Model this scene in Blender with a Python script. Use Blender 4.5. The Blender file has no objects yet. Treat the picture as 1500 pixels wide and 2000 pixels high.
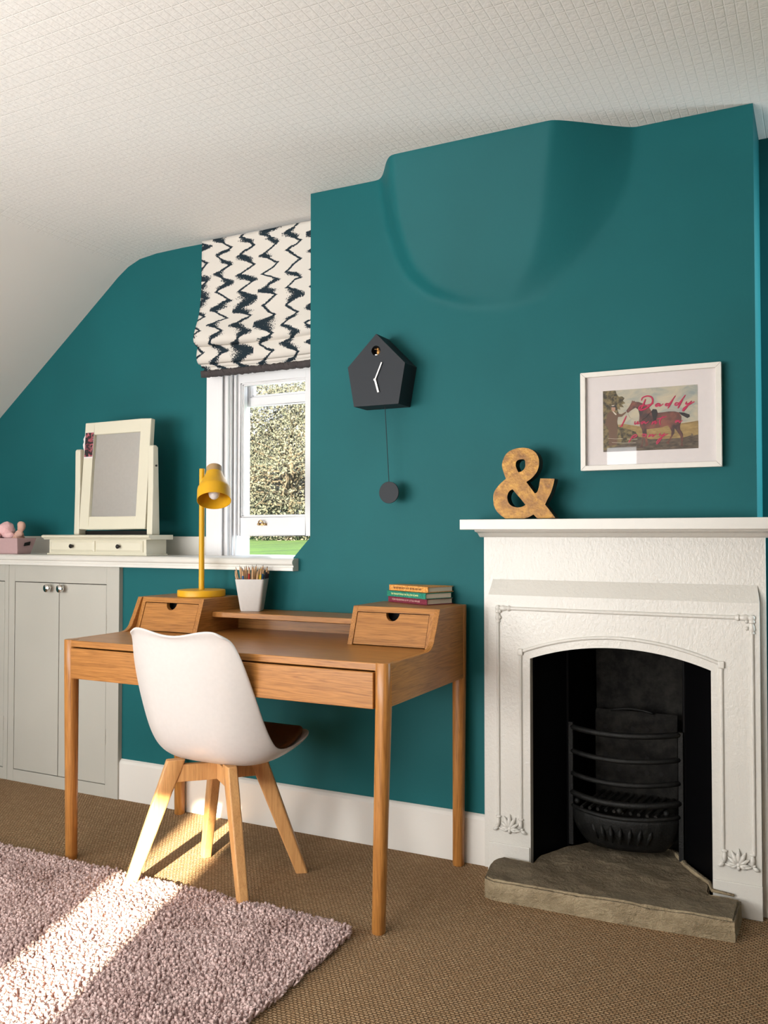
import bpy, bmesh, math, random
import numpy as np
from mathutils import Vector, Matrix, noise
from mathutils.geometry import tessellate_polygon
random.seed(7); np.random.seed(7)
R = math.radians
S = bpy.context.scene
C = S.collection

# ------------------------------------------------------------------ camera
cam_d = bpy.data.cameras.new('camera'); cam = bpy.data.objects.new('camera', cam_d); C.objects.link(cam)
S.camera = cam
cam.location = (0, -2.781, 1.106)
cam.rotation_euler = (R(90 + 1.43), 0, R(26.75))
cam_d.sensor_fit = 'VERTICAL'; cam_d.sensor_height = 36.0; cam_d.lens = 1700 / 2000 * 36.0
cam_d.clip_start = 0.05; cam_d.clip_end = 300

# ------------------------------------------------------------------ exposure
vs = S.view_settings
vs.view_transform = 'Standard'; vs.look = 'None'; vs.gamma = 1.0; vs.exposure = -0.22
vs.use_curve_mapping = False

# ------------------------------------------------------------------ sky, sun, daylight at the windows, added fill lamps
w = bpy.data.worlds.new('sky'); S.world = w; w.use_nodes = True
nt = w.node_tree; bg = nt.nodes['Background']
tc = nt.nodes.new('ShaderNodeTexCoord'); sx = nt.nodes.new('ShaderNodeSeparateXYZ'); cr = nt.nodes.new('ShaderNodeValToRGB')
cr.color_ramp.elements[0].position = 0.0; cr.color_ramp.elements[0].color = (1.0, 0.99, 0.96, 1)
cr.color_ramp.elements[1].position = 0.6; cr.color_ramp.elements[1].color = (0.42, 0.62, 1.0, 1)
nt.links.new(tc.outputs['Generated'], sx.inputs[0]); nt.links.new(sx.outputs['Z'], cr.inputs[0]); nt.links.new(cr.outputs[0], bg.inputs['Color'])
bg.inputs['Strength'].default_value = 1.9

def lamp_sun(d, strength, col, ang):
    l = bpy.data.lights.new('sun', 'SUN'); l.energy = strength; l.color = col; l.angle = R(ang)
    o = bpy.data.objects.new('sun', l); C.objects.link(o)
    o.rotation_euler = Vector(d).to_track_quat('-Z', 'Y').to_euler(); o.location = (0, -8, 6)
def lamp_area(name, loc, target, sx_, sy_, energy, col, spread=180):
    l = bpy.data.lights.new(name, 'AREA'); l.shape = 'RECTANGLE'; l.size = sx_; l.size_y = sy_; l.energy = energy; l.color = col; l.spread = R(spread)
    o = bpy.data.objects.new(name, l); C.objects.link(o); o.location = loc
    o.rotation_euler = (Vector(target) - Vector(loc)).to_track_quat('-Z', 'Y').to_euler()
    return o
SUN_AZ, SUN_EL = 18.0, 20.0
sd = (-math.sin(R(SUN_AZ)) * math.cos(R(SUN_EL)), math.cos(R(SUN_AZ)) * math.cos(R(SUN_EL)), -math.sin(R(SUN_EL)))
lamp_sun(sd, 64.0, (1.0, 0.84, 0.60), 0.9)
lamp_area('daylight_left_rear_window', (-3.0, -4.4, 1.4), (-0.9, 0, 1.1), 1.1, 1.1, 21, (1.0, 0.985, 0.96), 105)
lamp_area('daylight_centre_rear_window', (-1.48, -4.57, 1.37), (-1.48, 0, 1.37), 0.24, 0.9, 3.6, (0.95, 0.98, 1.0), 140)
lamp_area('daylight_left_side_window', (-3.95, -3.45, 1.1), (-1.2, -0.4, 1.5), 0.6, 0.8, 19, (1.0, 0.99, 0.97), 120)
lamp_area('added_ceiling_fill', (-2.2, -3.9, 0.75), (-1.9, -0.9, 2.4), 2.4, 1.1, 60, (1.0, 0.99, 0.97), 120)  # added fill aimed upward to brighten the ceiling, no window stands here
lamp_area('added_floor_fill', (-1.2, -3.3, 2.33), (-1.2, -2.4, 0.0), 0.9, 0.9, 36, (1.0, 0.98, 0.95), 110)  # added fill to brighten carpet and rug, the ceiling has no opening
lamp_area('daylight_right_alcove_window', (0.45, 0.205, 1.55), (-0.17, 0.13, 1.48), 0.10, 1.3, 9, (0.76, 0.93, 1.0), 100)
lamp_area('daylight_left_alcove_window', (-2.05, 0.62, 1.5), (-2.2, -2, 1.2), 0.6, 1.0, 7, (0.9, 0.97, 1.0), 180)

# ------------------------------------------------------------------ materials
def lin(c):
    return tuple((x / 12.92 if x <= 0.04045 else ((x + 0.055) / 1.055) ** 2.4) for x in c)
def srgb(r, g, b): return lin((r / 255, g / 255, b / 255)) + (1.0,)
class NT:
    def __init__(s, name):
        s.m = bpy.data.materials.new(name); s.m.use_nodes = True; s.t = s.m.node_tree; s.n = s.t.nodes
        s.b = s.n['Principled BSDF']; s.out = s.n['Material Output']; s._tc = None
    def new(s, typ, **kw):
        x = s.n.new(typ)
        for k, v in kw.items(): setattr(x, k, v)
        return x
    def link(s, a, b): s.t.links.new(a, b)
    def co(s, which='Object', scale=(1, 1, 1), rot=(0, 0, 0), loc=(0, 0, 0)):
        if s._tc is None: s._tc = s.new('ShaderNodeTexCoord')
        mp = s.new('ShaderNodeMapping'); s.link(s._tc.outputs[which], mp.inputs[0])
        mp.inputs['Scale'].default_value = scale; mp.inputs['Rotation'].default_value = rot; mp.inputs['Location'].default_value = loc
        return mp.outputs[0]
    def noise(s, vec, scale, detail=3, rough=0.5, dist=0.0):
        x = s.new('ShaderNodeTexNoise'); s.link(vec, x.inputs['Vector']); x.inputs['Scale'].default_value = scale
        x.inputs['Detail'].default_value = detail; x.inputs['Roughness'].default_value = rough; x.inputs['Distortion'].default_value = dist
        return x.outputs['Fac']
    def ramp(s, fac, stops):
        x = s.new('ShaderNodeValToRGB'); s.link(fac, x.inputs[0]); e = x.color_ramp.elements
        while len(e) < len(stops): e.new(0.5)
        for i, (p, c) in enumerate(stops): e[i].position = p; e[i].color = c
        return x.outputs[0]
    def math(s, op, a, b=None, c=None):
        x = s.new('ShaderNodeMath', operation=op)
        for i, v in enumerate((a, b, c)):
            if v is None: continue
            if isinstance(v, (int, float)): x.inputs[i].default_value = v
            else: s.link(v, x.inputs[i])
        return x.outputs[0]
    def mix(s, fac, a, b, typ='MIX'):
        x = s.new('ShaderNodeMix', data_type='RGBA', blend_type=typ)
        if isinstance(fac, (int, float)): x.inputs[0].default_value = fac
        else: s.link(fac, x.inputs[0])
        for i, v in ((6, a), (7, b)):
            if isinstance(v, tuple): x.inputs[i].default_value = v
            else: s.link(v, x.inputs[i])
        return x.outputs[2]
    def bump(s, h, strength=0.3, dist=0.01, prev=None):
        x = s.new('ShaderNodeBump'); x.inputs['Strength'].default_value = strength; x.inputs['Distance'].default_value = dist
        s.link(h, x.inputs['Height'])
        if prev is not None: s.link(prev, x.inputs['Normal'])
        s.link(x.outputs[0], s.b.inputs['Normal']); return x.outputs[0]
    def set(s, color=None, rough=0.5, metal=0.0, spec=0.5, **kw):
        if color is not None:
            if isinstance(color, tuple): s.b.inputs['Base Color'].default_value = color
            else: s.link(color, s.b.inputs['Base Color'])
        if isinstance(rough, (int, float)): s.b.inputs['Roughness'].default_value = rough
        else: s.link(rough, s.b.inputs['Roughness'])
        s.b.inputs['Metallic'].default_value = metal; s.b.inputs['Specular IOR Level'].default_value = spec
        for k, v in kw.items(): s.b.inputs[k].default_value = v
        return s.m

def paint(name, col, rough=0.5, bump=0.15, scale=60, var=0.06, spec=0.4, dist=0.004, stretch=(1, 1, 1)):
    t = NT(name); v = t.co(scale=stretch)
    n = t.noise(v, scale, 4, 0.6); n2 = t.noise(t.co(), 2.5, 2)
    dk = tuple(c * (1 - var) for c in col[:3]) + (1,); lt = tuple(min(1, c * (1 + var)) for c in col[:3]) + (1,)
    t.bump(n, bump, dist)
    return t.set(t.ramp(n2, [(0.35, dk), (0.65, lt)]), rough, spec=spec)
def plain(name, col, rough=0.5, metal=0.0, spec=0.5, bump=0.0, scale=80, **kw):
    t = NT(name); n = t.noise(t.co(), scale, 3)
    dk = tuple(c * 0.98 for c in col[:3]) + (1,); lt = tuple(min(1, c * 1.015) for c in col[:3]) + (1,)
    if bump: t.bump(n, bump, 0.002)
    return t.set(t.ramp(n, [(0.3, dk), (0.7, lt)]), rough, metal, spec, **kw)

TEAL = (0.0065, 0.110, 0.120, 1)
M = {}
M['teal'] = paint('teal_paint', TEAL, 0.6, 0.10, 90, 0.05, 0.2, 0.003)
M['white'] = paint('white_gloss_paint', (0.70, 0.68, 0.63, 1), 0.35, 0.12, 45, 0.03, 0.5, 0.004)
M['fireplace_white'] = paint('brushed_white_paint', (0.68, 0.66, 0.61, 1), 0.26, 0.40, 130, 0.03, 0.5, 0.004, (1, 1, 0.7))
M['cab_white_shaded'] = paint('shaded_white_cabinet_paint', (0.47, 0.455, 0.405, 1), 0.45, 0.08, 60, 0.03, 0.4)  # same white as the worktop, with the cupboards' shade put into the colour
M['window_white'] = paint('white_window_paint', (0.80, 0.79, 0.80, 1), 0.35, 0.1, 60, 0.02)
M['cream'] = paint('cream_lacquer', (0.66, 0.625, 0.50, 1), 0.35, 0.03, 60, 0.02)
M['baseboard'] = paint('white_skirting_paint', (0.74, 0.71, 0.66, 1), 0.35, 0.1, 50, 0.03)

def ceiling_mat(name, textured=True):
    t = NT(name); v = t.co(rot=(0, 0, R(0)))
    col = (0.84, 0.82, 0.785, 1)
    if textured:
        br = t.new('ShaderNodeTexBrick'); t.link(t.co(scale=(1, 1, 1), rot=(0, 0, R(90))), br.inputs['Vector'])
        br.inputs['Scale'].default_value = 1.0; br.inputs['Brick Width'].default_value = 0.05; br.inputs['Row Height'].default_value = 0.025
        br.inputs['Mortar Size'].default_value = 0.0022; br.inputs['Mortar Smooth'].default_value = 0.6
        br.inputs['Color1'].default_value = (1, 1, 1, 1); br.inputs['Color2'].default_value = (0.75, 0.75, 0.75, 1); br.inputs['Mortar'].default_value = (0, 0, 0, 1)
        br.offset = 0.0
        h = t.math('ADD', br.outputs[0], t.math('MULTIPLY', t.noise(v, 70, 3, 0.6), 1.0))
        t.bump(h, 0.34, 0.005)
    else:
        t.bump(t.noise(v, 30, 3), 0.08, 0.004)
    return t.set(col, 0.85, spec=0.15)
M['ceiling'] = ceiling_mat('textured_lining_paper'); M['slope'] = ceiling_mat('smooth_white_plaster', False)

def oak(name, axis, light=(0.46, 0.200, 0.050, 1), dark=(0.23, 0.086, 0.019, 1), rough=0.31, sc=2.2):
    t = NT(name); s = [1, 1, 1]; s[axis] = 0.035
    v = t.co(scale=tuple(s))
    big = t.noise(v, 16 * sc, 3, 0.55, 0.6)
    w_ = t.math('FRACT', t.math('MULTIPLY', big, 9.0))
    tri = t.math('ABSOLUTE', t.math('SUBTRACT', w_, 0.5))
    s2 = [1, 1, 1]; s2[axis] = 0.03
    fine = t.noise(t.co(scale=tuple(s2)), 330, 3, 0.6)
    f = t.math('ADD', t.math('MULTIPLY', tri, 0.75), t.math('MULTIPLY', fine, 0.72))
    mid = tuple((a + b) / 2 for a, b in zip(light, dark))
    c = t.ramp(f, [(0.22, dark), (0.42, mid), (0.75, light)])
    pores = t.ramp(t.noise(t.co(scale=tuple(x * 1.0 for x in s2)), 620, 2, 0.6), [(0.30, (0.45, 0.42, 0.40, 1)), (0.44, (1, 1, 1, 1))])
    c = t.mix(0.55, c, t.mix(1.0, c, pores, 'MULTIPLY'))
    t.bump(fine, 0.12, 0.001)
    return t.set(c, rough, spec=0.4)
M['oakX'] = oak('oak_grain_lengthwise', 0); M['oakY'] = oak('oak_grain_deep', 1); M['oakZ'] = oak('oak_grain_upright', 2)
M['beechZ'] = oak('beech_leg', 2, (0.66, 0.36, 0.14, 1), (0.50, 0.24, 0.085, 1), 0.4, 0.6)
M['plastic'] = plain('white_moulded_plastic', (0.62, 0.595, 0.57, 1), 0.32, bump=0.02)
M['pad'] = plain('brown_seat_pad', (0.16, 0.065, 0.02, 1), 0.6, bump=0.2, scale=200)
M['yellow'] = plain('mustard_enamel', (0.70, 0.37, 0.012, 1), 0.42, spec=0.35, bump=0.02)
M['lampcap'] = plain('pale_wood_cap', (0.42, 0.27, 0.13, 1), 0.5, bump=0.1)
M['bulb'] = plain('frosted_glass_bulb', (0.85, 0.82, 0.80, 1), 0.12)
M['charcoal'] = plain('matt_charcoal', (0.020, 0.024, 0.030, 1), 0.6, spec=0.3, bump=0.06, scale=300)
M['silver'] = plain('bright_aluminium', (0.85, 0.84, 0.83, 1), 0.3, 0.4)
M['chrome'] = plain('polished_nickel', (0.75, 0.73, 0.70, 1), 0.14, 1.0)
M['brass'] = plain('aged_brass_fitting', (0.45, 0.30, 0.14, 1), 0.3, 1.0)
M['blackknob'] = plain('dark_bronze_knob', (0.02, 0.017, 0.015, 1), 0.3, 0.3)
M['mirror'] = plain('silvered_glass', (0.90, 0.92, 0.92, 1), 0.015, 1.0)
M['paper'] = plain('page_block', (0.62, 0.56, 0.45, 1), 0.8)
M['mat'] = plain('picture_mount', (0.72, 0.67, 0.66, 1), 0.8)
M['frame_white'] = plain('white_painted_frame', (0.74, 0.71, 0.65, 1), 0.4)
M['pink_box'] = plain('dusty_pink_card', (0.50, 0.33, 0.33, 1), 0.7, bump=0.1)
M['plush'] = plain('pale_pink_plush', (0.80, 0.50, 0.50, 1), 0.95, bump=0.9, scale=180)
M['plush2'] = plain('peach_plush', (0.62, 0.38, 0.30, 1), 0.95, bump=0.9, scale=180)
M['dark'] = plain('dark_void', (0.006, 0.005, 0.005, 1), 0.9)
M['trim'] = plain('braided_charcoal_trim', (0.055, 0.045, 0.045, 1), 0.9, bump=0.8, scale=260)

# brass ampersand
t = NT('antiqued_gold_leaf'); v = t.co()
n = t.noise(v, 34, 6, 0.65, 0.5)
c = t.ramp(n, [(0.3, (0.13, 0.050, 0.008, 1)), (0.5, (0.25, 0.115, 0.016, 1)), (0.68, (0.40, 0.20, 0.028, 1))])
t.bump(t.noise(v, 140, 4, 0.6), 0.4, 0.003)
M['gold'] = t.set(c, 0.42, 0.35)
M['gold_side'] = plain('dark_bronze_edge', (0.03, 0.018, 0.008, 1), 0.5, 0.4)

# cast iron
t = NT('blackened_cast_iron'); v = t.co()
n = t.noise(v, 22, 5, 0.7)
t.bump(t.noise(v, 160, 4, 0.7), 0.6, 0.004)
M['iron'] = t.set(t.ramp(n, [(0.35, (0.003, 0.003, 0.003, 1)), (0.62, (0.008, 0.008, 0.007, 1)), (0.8, (0.03, 0.027, 0.022, 1))]), 0.5, spec=0.3)
t = NT('sooty_firebrick'); v = t.co()
t.bump(t.noise(v, 120, 4, 0.7), 0.6, 0.004)
M['soot'] = t.set(t.ramp(t.noise(v, 18, 5, 0.7), [(0.4, (0.007, 0.0065, 0.006, 1)), (0.7, (0.028, 0.026, 0.022, 1))]), 0.85, spec=0.2)
M['black_paint'] = plain('black_grate_paint', (0.0015, 0.0015, 0.002, 1), 0.45, spec=0.12)

# sandstone
t = NT('weathered_sandstone'); v = t.co()
n1 = t.noise(v, 5, 6, 0.62, 0.8); n2 = t.noise(v, 45, 5, 0.65); n3 = t.noise(t.co(scale=(1, 1, 1.6)), 13, 6, 0.75, 0.3)
c = t.ramp(n1, [(0.30, (0.25, 0.19, 0.115, 1)), (0.5, (0.37, 0.29, 0.18, 1)), (0.7, (0.50, 0.41, 0.26, 1))])
c = t.mix(0.5, c, t.ramp(n3, [(0.35, (0.22, 0.17, 0.10, 1)), (0.62, (0.50, 0.41, 0.27, 1))]))
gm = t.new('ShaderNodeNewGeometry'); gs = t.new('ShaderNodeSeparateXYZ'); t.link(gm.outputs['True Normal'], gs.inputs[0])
c = t.mix(t.math('MULTIPLY', t.ramp(gs.outputs['Z'], [(0.5, (0, 0, 0, 1)), (0.85, (1, 1, 1, 1))]), 0.75), c, t.ramp(n2, [(0.3, (0.085, 0.066, 0.045, 1)), (0.7, (0.155, 0.125, 0.088, 1))]))   # upper face darkened: the front's stronger light is put into the colour
h = t.math('ADD', t.math('MULTIPLY', n3, 1.6), t.math('MULTIPLY', n2, 0.5))
t.bump(h, 0.9, 0.016)
M['stone'] = t.set(c, 0.85, spec=0.2)

# carpet
t = NT('woven_loop_carpet'); v = t.co()
br = t.new('ShaderNodeTexBrick'); wv = t.new('ShaderNodeVectorMath', operation='ADD')
nz = t.new('ShaderNodeTexNoise'); t.link(v, nz.inputs['Vector']); nz.inputs['Scale'].default_value = 40
sc = t.new('ShaderNodeVectorMath', operation='SCALE'); t.link(nz.outputs['Color'], sc.inputs[0]); sc.inputs['Scale'].default_value = 0.006
t.link(v, wv.inputs[0]); t.link(sc.outputs[0], wv.inputs[1]); t.link(wv.outputs[0], br.inputs['Vector'])
br.inputs['Scale'].default_value = 1.0; br.inputs['Brick Width'].default_value = 0.013; br.inputs['Row Height'].default_value = 0.0085
br.inputs['Mortar Size'].default_value = 0.0026; br.inputs['Mortar Smooth'].default_value = 1.0; br.inputs['Bias'].default_value = 0.0
br.inputs['Color1'].default_value = (1, 1, 1, 1); br.inputs['Color2'].default_value = (0.55, 0.55, 0.55, 1); br.inputs['Mortar'].default_value = (0, 0, 0, 1)
c = t.ramp(br.outputs[0], [(0.0, (0.11, 0.058, 0.025, 1)), (0.55, (0.54, 0.335, 0.18, 1)), (1.0, (0.80, 0.56, 0.34, 1))])
c = t.mix(0.45, c, t.ramp(t.noise(v, 210, 3, 0.7), [(0.3, (0.21, 0.115, 0.05, 1)), (0.7, (0.70, 0.46, 0.26, 1))]))
h = t.math('ADD', br.outputs[0], t.math('MULTIPLY', t.noise(v, 420, 2), 0.7))
t.bump(h, 1.0, 0.009)
M['carpet'] = t.set(c, 0.95, spec=0.1)
t = NT('mauve_wool_pile'); v = t.co()
c = t.ramp(t.noise(v, 7, 4, 0.6), [(0.3, (0.50, 0.355, 0.33, 1)), (0.7, (0.72, 0.55, 0.52, 1))])
M['pile'] = t.set(c, 0.95, spec=0.1)

# glass pane
t = NT('window_glass'); t.n.remove(t.b)
tr = t.new('ShaderNodeBsdfTransparent'); gl = t.new('ShaderNodeBsdfGlossy'); gl.inputs['Roughness'].default_value = 0.02
lw = t.new('ShaderNodeLayerWeight'); lw.inputs['Blend'].default_value = 0.5; mx = t.new('ShaderNodeMixShader')
t.link(t.math('ADD', t.math('MULTIPLY', t.math('POWER', lw.outputs['Facing'], 4.0), 0.7), 0.030), mx.inputs[0]); t.link(tr.outputs[0], mx.inputs[1]); t.link(gl.outputs[0], mx.inputs[2]); t.link(mx.outputs[0], t.out.inputs[0])
M['glass'] = t.m

# blind fabric: brushed zigzag columns
t = NT('zigzag_print_linen'); v = t.co()
sep = t.new('ShaderNodeSeparateXYZ'); t.link(v, sep.inputs[0])
X, Z = sep.outputs['X'], sep.outputs['Z']
nlow = t.noise(t.co(scale=(1, 0, 1)), 7.0, 2); nbr = t.noise(t.co(scale=(1, 0, 1)), 170, 4, 0.75)
PX = 0.118
u = t.math('DIVIDE', t.math('ADD', X, 10.0), PX)
col_id = t.math('FLOOR', u)
rnd = t.math('FRACT', t.math('MULTIPLY', t.math('SINE', t.math('MULTIPLY', col_id, 12.9)), 437.5))
ph = t.math('ADD', t.math('DIVIDE', t.math('ADD', Z, t.math('MULTIPLY', nlow, 0.06)), 0.076), t.math('MULTIPLY', col_id, 0.13))
tri = t.math('PINGPONG', ph, 0.5)                       # 0..0.5
zig = t.math('MULTIPLY', t.math('SUBTRACT', tri, 0.25), t.math('ADD', 0.75, t.math('MULTIPLY', nlow, 0.9)))
ux = t.math('SUBTRACT', t.math('FRACT', u), 0.5)
d = t.math('ABSOLUTE', t.math('SUBTRACT', ux, zig))
cmb = t.new('ShaderNodeCombineXYZ'); t.link(t.math('MULTIPLY', col_id, 3.17), cmb.inputs[0]); t.link(Z, cmb.inputs[2])
nw = t.new('ShaderNodeTexNoise'); t.link(cmb.outputs[0], nw.inputs['Vector']); nw.inputs['Scale'].default_value = 20; nw.inputs['Detail'].default_value = 1
wid = t.math('ADD', t.math('MULTIPLY', t.math('MAXIMUM', t.math('SUBTRACT', nw.outputs['Fac'], 0.48), 0.0), 1.6), 0.076)
wid = t.math('ADD', wid, t.math('MULTIPLY', t.math('MULTIPLY', t.math('SUBTRACT', nbr, 0.5), wid), 4.5))
ink = t.math('LESS_THAN', d, wid)
c = t.mix(ink, (0.66, 0.62, 0.565, 1), (0.018, 0.030, 0.040, 1))
t.bump(t.noise(v, 500, 2), 0.15, 0.001)
t.set(c, 0.9, spec=0.1)
M['blind'] = t.m

# ------------------------------------------------------------------ mesh helpers
class MB:
    def __init__(s): s.v = []; s.f = []; s.mi = []
    def add(s, vs_, fs, mi=0):
        o = len(s.v); s.v += [tuple(p) for p in vs_]; s.f += [tuple(i + o for i in f) for f in fs]; s.mi += [mi] * len(fs); return s
    def box(s, x0, x1, y0, y1, z0, z1, mi=0):
        v = [(x, y, z) for z in (z0, z1) for y in (y0, y1) for x in (x0, x1)]
        return s.add(v, [(0, 2, 3, 1), (4, 5, 7, 6), (0, 1, 5, 4), (2, 6, 7, 3), (0, 4, 6, 2), (1, 3, 7, 5)], mi)
    def prism(s, poly, a0, a1, axis='y', mi=0):
        """poly in the two other axes (order kept), extruded along axis"""
        def mk(p, a):
            return {'y': (p[0], a, p[1]), 'x': (a, p[0], p[1]), 'z': (p[0], p[1], a)}[axis]
        n = len(poly)
        v = [mk(p, a0) for p in poly] + [mk(p, a1) for p in poly]
        f = [tuple(range(n)), tuple(range(2 * n - 1, n - 1, -1))] + [(i, i + n, (i + 1) % n + n, (i + 1) % n) for i in range(n)]
        return s.add(v, f, mi)
    def tube(s, path, r, n=10, cap=True, squash=None, mi=0):
        path = [Vector(p) for p in path]; rs = r if isinstance(r, (list, tuple)) else [r] * len(path)
        t0 = (path[1] - path[0]).normalized(); up = Vector((0, 0, 1)) if abs(t0.z) < 0.9 else Vector((0, 1, 0))
        a = t0.cross(up).normalized(); vs_ = []
        for i, p in enumerate(path):
            tg = (path[min(i + 1, len(path) - 1)] - path[max(i - 1, 0)]).normalized()
            a = (a - tg * a.dot(tg)).normalized(); b = tg.cross(a)
            for k in range(n):
                th = 2 * math.pi * k / n; ca, sa = math.cos(th), math.sin(th)
                q = p + (a * ca + b * sa) * rs[i]; vs_.append(q)
        f = []
        for i in range(len(path) - 1):
            for k in range(n):
                f.append((i * n + k, i * n + (k + 1) % n, (i + 1) * n + (k + 1) % n, (i + 1) * n + k))
        if cap: f.append(tuple(range(n - 1, -1, -1))); f.append(tuple((len(path) - 1) * n + k for k in range(n)))
        return s.add(vs_, f, mi)
    def lathe(s, prof, n=32, origin=(0, 0, 0), mat=None, mi=0):
        """prof: list of (r, h) turned round local z"""
        mt = mat or Matrix.Identity(4); o = Vector(origin); vs_ = []
        for r, h in prof:
            for k in range(n):
                th = 2 * math.pi * k / n; vs_.append((mt @ Vector((r * math.cos(th), r * math.sin(th), h))) + o)
        f = []
        for i in range(len(prof) - 1):
            for k in range(n): f.append((i * n + k, i * n + (k + 1) % n, (i + 1) * n + (k + 1) % n, (i + 1) * n + k))
        if prof[0][0] > 1e-5: f.append(tuple(range(n - 1, -1, -1)))
        if prof[-1][0] > 1e-5: f.append(tuple((len(prof) - 1) * n + k for k in range(n)))
        return s.add(vs_, f, mi)
    def ball(s, c, r, n=16, m=10, mi=0):
        rx, ry, rz = r if isinstance(r, (tuple, list)) else (r, r, r)
        prof = []
        vs_ = []; f = []
        for i in range(m + 1):
            ph = math.pi * i / m
            for k in range(n):
                th = 2 * math.pi * k / n
                vs_.append((c[0] + rx * math.sin(ph) * math.cos(th), c[1] + ry * math.sin(ph) * math.sin(th), c[2] - rz * math.cos(ph)))
        for i in range(m):
            for k in range(n): f.append((i * n + k, i * n + (k + 1) % n, (i + 1) * n + (k + 1) % n, (i + 1) * n + k))
        return s.add(vs_, f, mi)
    def build(s, name, mat, parent=None, smooth=False, bevel=0.0, seg=2, weld=False, xf=None, subsurf=0, solid=0.0):
        me = bpy.data.meshes.new(name); me.from_pydata(s.v, [], s.f)
        mats = mat if isinstance(mat, (list, tuple)) else [mat]
        for m_ in mats: me.materials.append(M[m_] if isinstance(m_, str) else m_)
        me.polygons.foreach_set('material_index', s.mi)
        bm = bmesh.new(); bm.from_mesh(me)
        bmesh.ops.remove_doubles(bm, verts=bm.verts, dist=1e-6)
        bmesh.ops.recalc_face_normals(bm, faces=bm.faces)
        if xf is not None: bm.transform(xf)
        bm.to_mesh(me); bm.free()
        o = bpy.data.objects.new(name, me); C.objects.link(o)
        if smooth:
            me.polygons.foreach_set('use_smooth', [True] * len(me.polygons))
            if smooth == 'auto':
                me.set_sharp_from_angle(angle=R(35))
        if bevel:
            b = o.modifiers.new('bevel', 'BEVEL'); b.width = bevel; b.segments = seg; b.limit_method = 'ANGLE'; b.angle_limit = R(35)
            b.harden_normals = False
        if solid:
            sm = o.modifiers.new('thickness', 'SOLIDIFY'); sm.thickness = solid; sm.offset = 0
        if subsurf:
            ss = o.modifiers.new('subsurf', 'SUBSURF'); ss.levels = subsurf; ss.render_levels = subsurf
        if parent is not None: attach(o, parent)
        return o
def attach(o, parent):
    o.parent = parent
    if parent.get('_loc') is not None or True:
        o.matrix_parent_inverse = wmat(parent).inverted()
def wmat(o):
    m = Matrix.LocRotScale(o.location, o.rotation_euler, o.scale)
    if o.parent is not None: m = wmat(o.parent) @ o.matrix_parent_inverse @ m
    return m
def tag(o, label=None, cat=None, group=None, kind=None):
    if label: o['label'] = label
    if cat: o['category'] = cat
    if group: o['group'] = group
    if kind: o['kind'] = kind
    return o
def thing(name, label, cat, loc=(0, 0, 0), rotz=0, group=None, kind=None):
    o = bpy.data.objects.new(name, None); C.objects.link(o); o.location = loc; o.rotation_euler = (0, 0, rotz)
    o.empty_display_size = 0.05
    return tag(o, label, cat, group, kind)
def struct(o): o['kind'] = 'structure'; return o
def smoothstep(a, b, x):
    t_ = max(0, min(1, (x - a) / (b - a))) if a != b else float(x > a); return t_ * t_ * (3 - 2 * t_)

# ------------------------------------------------------------------ room shell
HC = 2.388; YW = 0.27; YF = -4.6; XL = -4.15; XR = 2.2
XB0, XB1 = -1.711, -0.172            # chimney breast
floor = struct(MB().box(XL - .1, XR + .1, YF - .1, YW + .1, -.05, 0).build('floor', 'carpet'))

# ceiling with the sloping eaves on the left
prof = [(XL, 1.352), (-3.72, 1.688), (-3.2, 2.094), (-2.93, 2.306), (-2.87, 2.345), (-2.80, 2.372), (-2.70, 2.384), (-2.55, HC), (-1.0, HC), (XR, HC)]
m = MB(); n = len(prof)
v = [(x, YF, z) for x, z in prof] + [(x, YW + .02, z) for x, z in prof] + [(x, YF, z + .12) for x, z in prof] + [(x, YW + .02, z + .12) for x, z in prof]
f = []
for i in range(n - 1):
    f += [(i, i + 1, i + 1 + n, i + n), (i + 2 * n, i + 3 * n, i + 1 + 3 * n, i + 1 + 2 * n)]
m.add(v, f); m.mi = [1 if (k // 2) < 4 else 0 for k in range(len(m.f))]; struct(m.build('ceiling', ['ceiling', 'slope'], smooth='auto'))

# back wall (window alcove plane) with the opening of window_1, and of the right-hand alcove window
def wall_holes(name, x0, x1, z0, z1, y0, y1, holes, mat):
    m = MB(); xs = sorted({x0, x1} | {h[0] for h in holes} | {h[1] for h in holes}); zs = sorted({z0, z1} | {h[2] for h in holes} | {h[3] for h in holes})
    for i in range(len(xs) - 1):
        for j in range(len(zs) - 1):
            cx, cz = (xs[i] + xs[i + 1]) / 2, (zs[j] + zs[j + 1]) / 2
            if any(h[0] < cx < h[1] and h[2] < cz < h[3] for h in holes): continue
            m.box(xs[i], xs[i + 1], y0, y1, zs[j], zs[j + 1])
    return struct(m.build(name, mat))
WX0, WX1, WZ0, WZ1 = -2.318, -1.78, 1.005, 2.20
wall_holes('wall_back', XL - .1, XR + .1, 0, 2.6, YW, YW + .16, [(WX0, WX1, WZ0, WZ1), (0.28, 0.82, 0.95, 2.1), (-.855, -.295, 0, .86)], 'teal')
# wall behind the camera, a narrow window lets the low sun in
SXc = -1.885 + (-YF - .65) * math.tan(R(SUN_AZ)); SW = 0.125
SZ1 = 0.055 + (-YF) / math.cos(R(SUN_AZ)) * math.tan(R(SUN_EL))
wall_holes('wall_front', XL - .1, XR + .1, 0, 2.6, YF - .1, YF, [(SXc - SW, SXc + SW, 0.55, SZ1)], 'white')
struct(MB().box(XL - .1, XL, YF, YW, 0, 1.5).build('wall_left', 'teal'))
struct(MB().box(XR, XR + .1, YF, YW, 0, 2.5).build('wall_right', 'white'))

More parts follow.
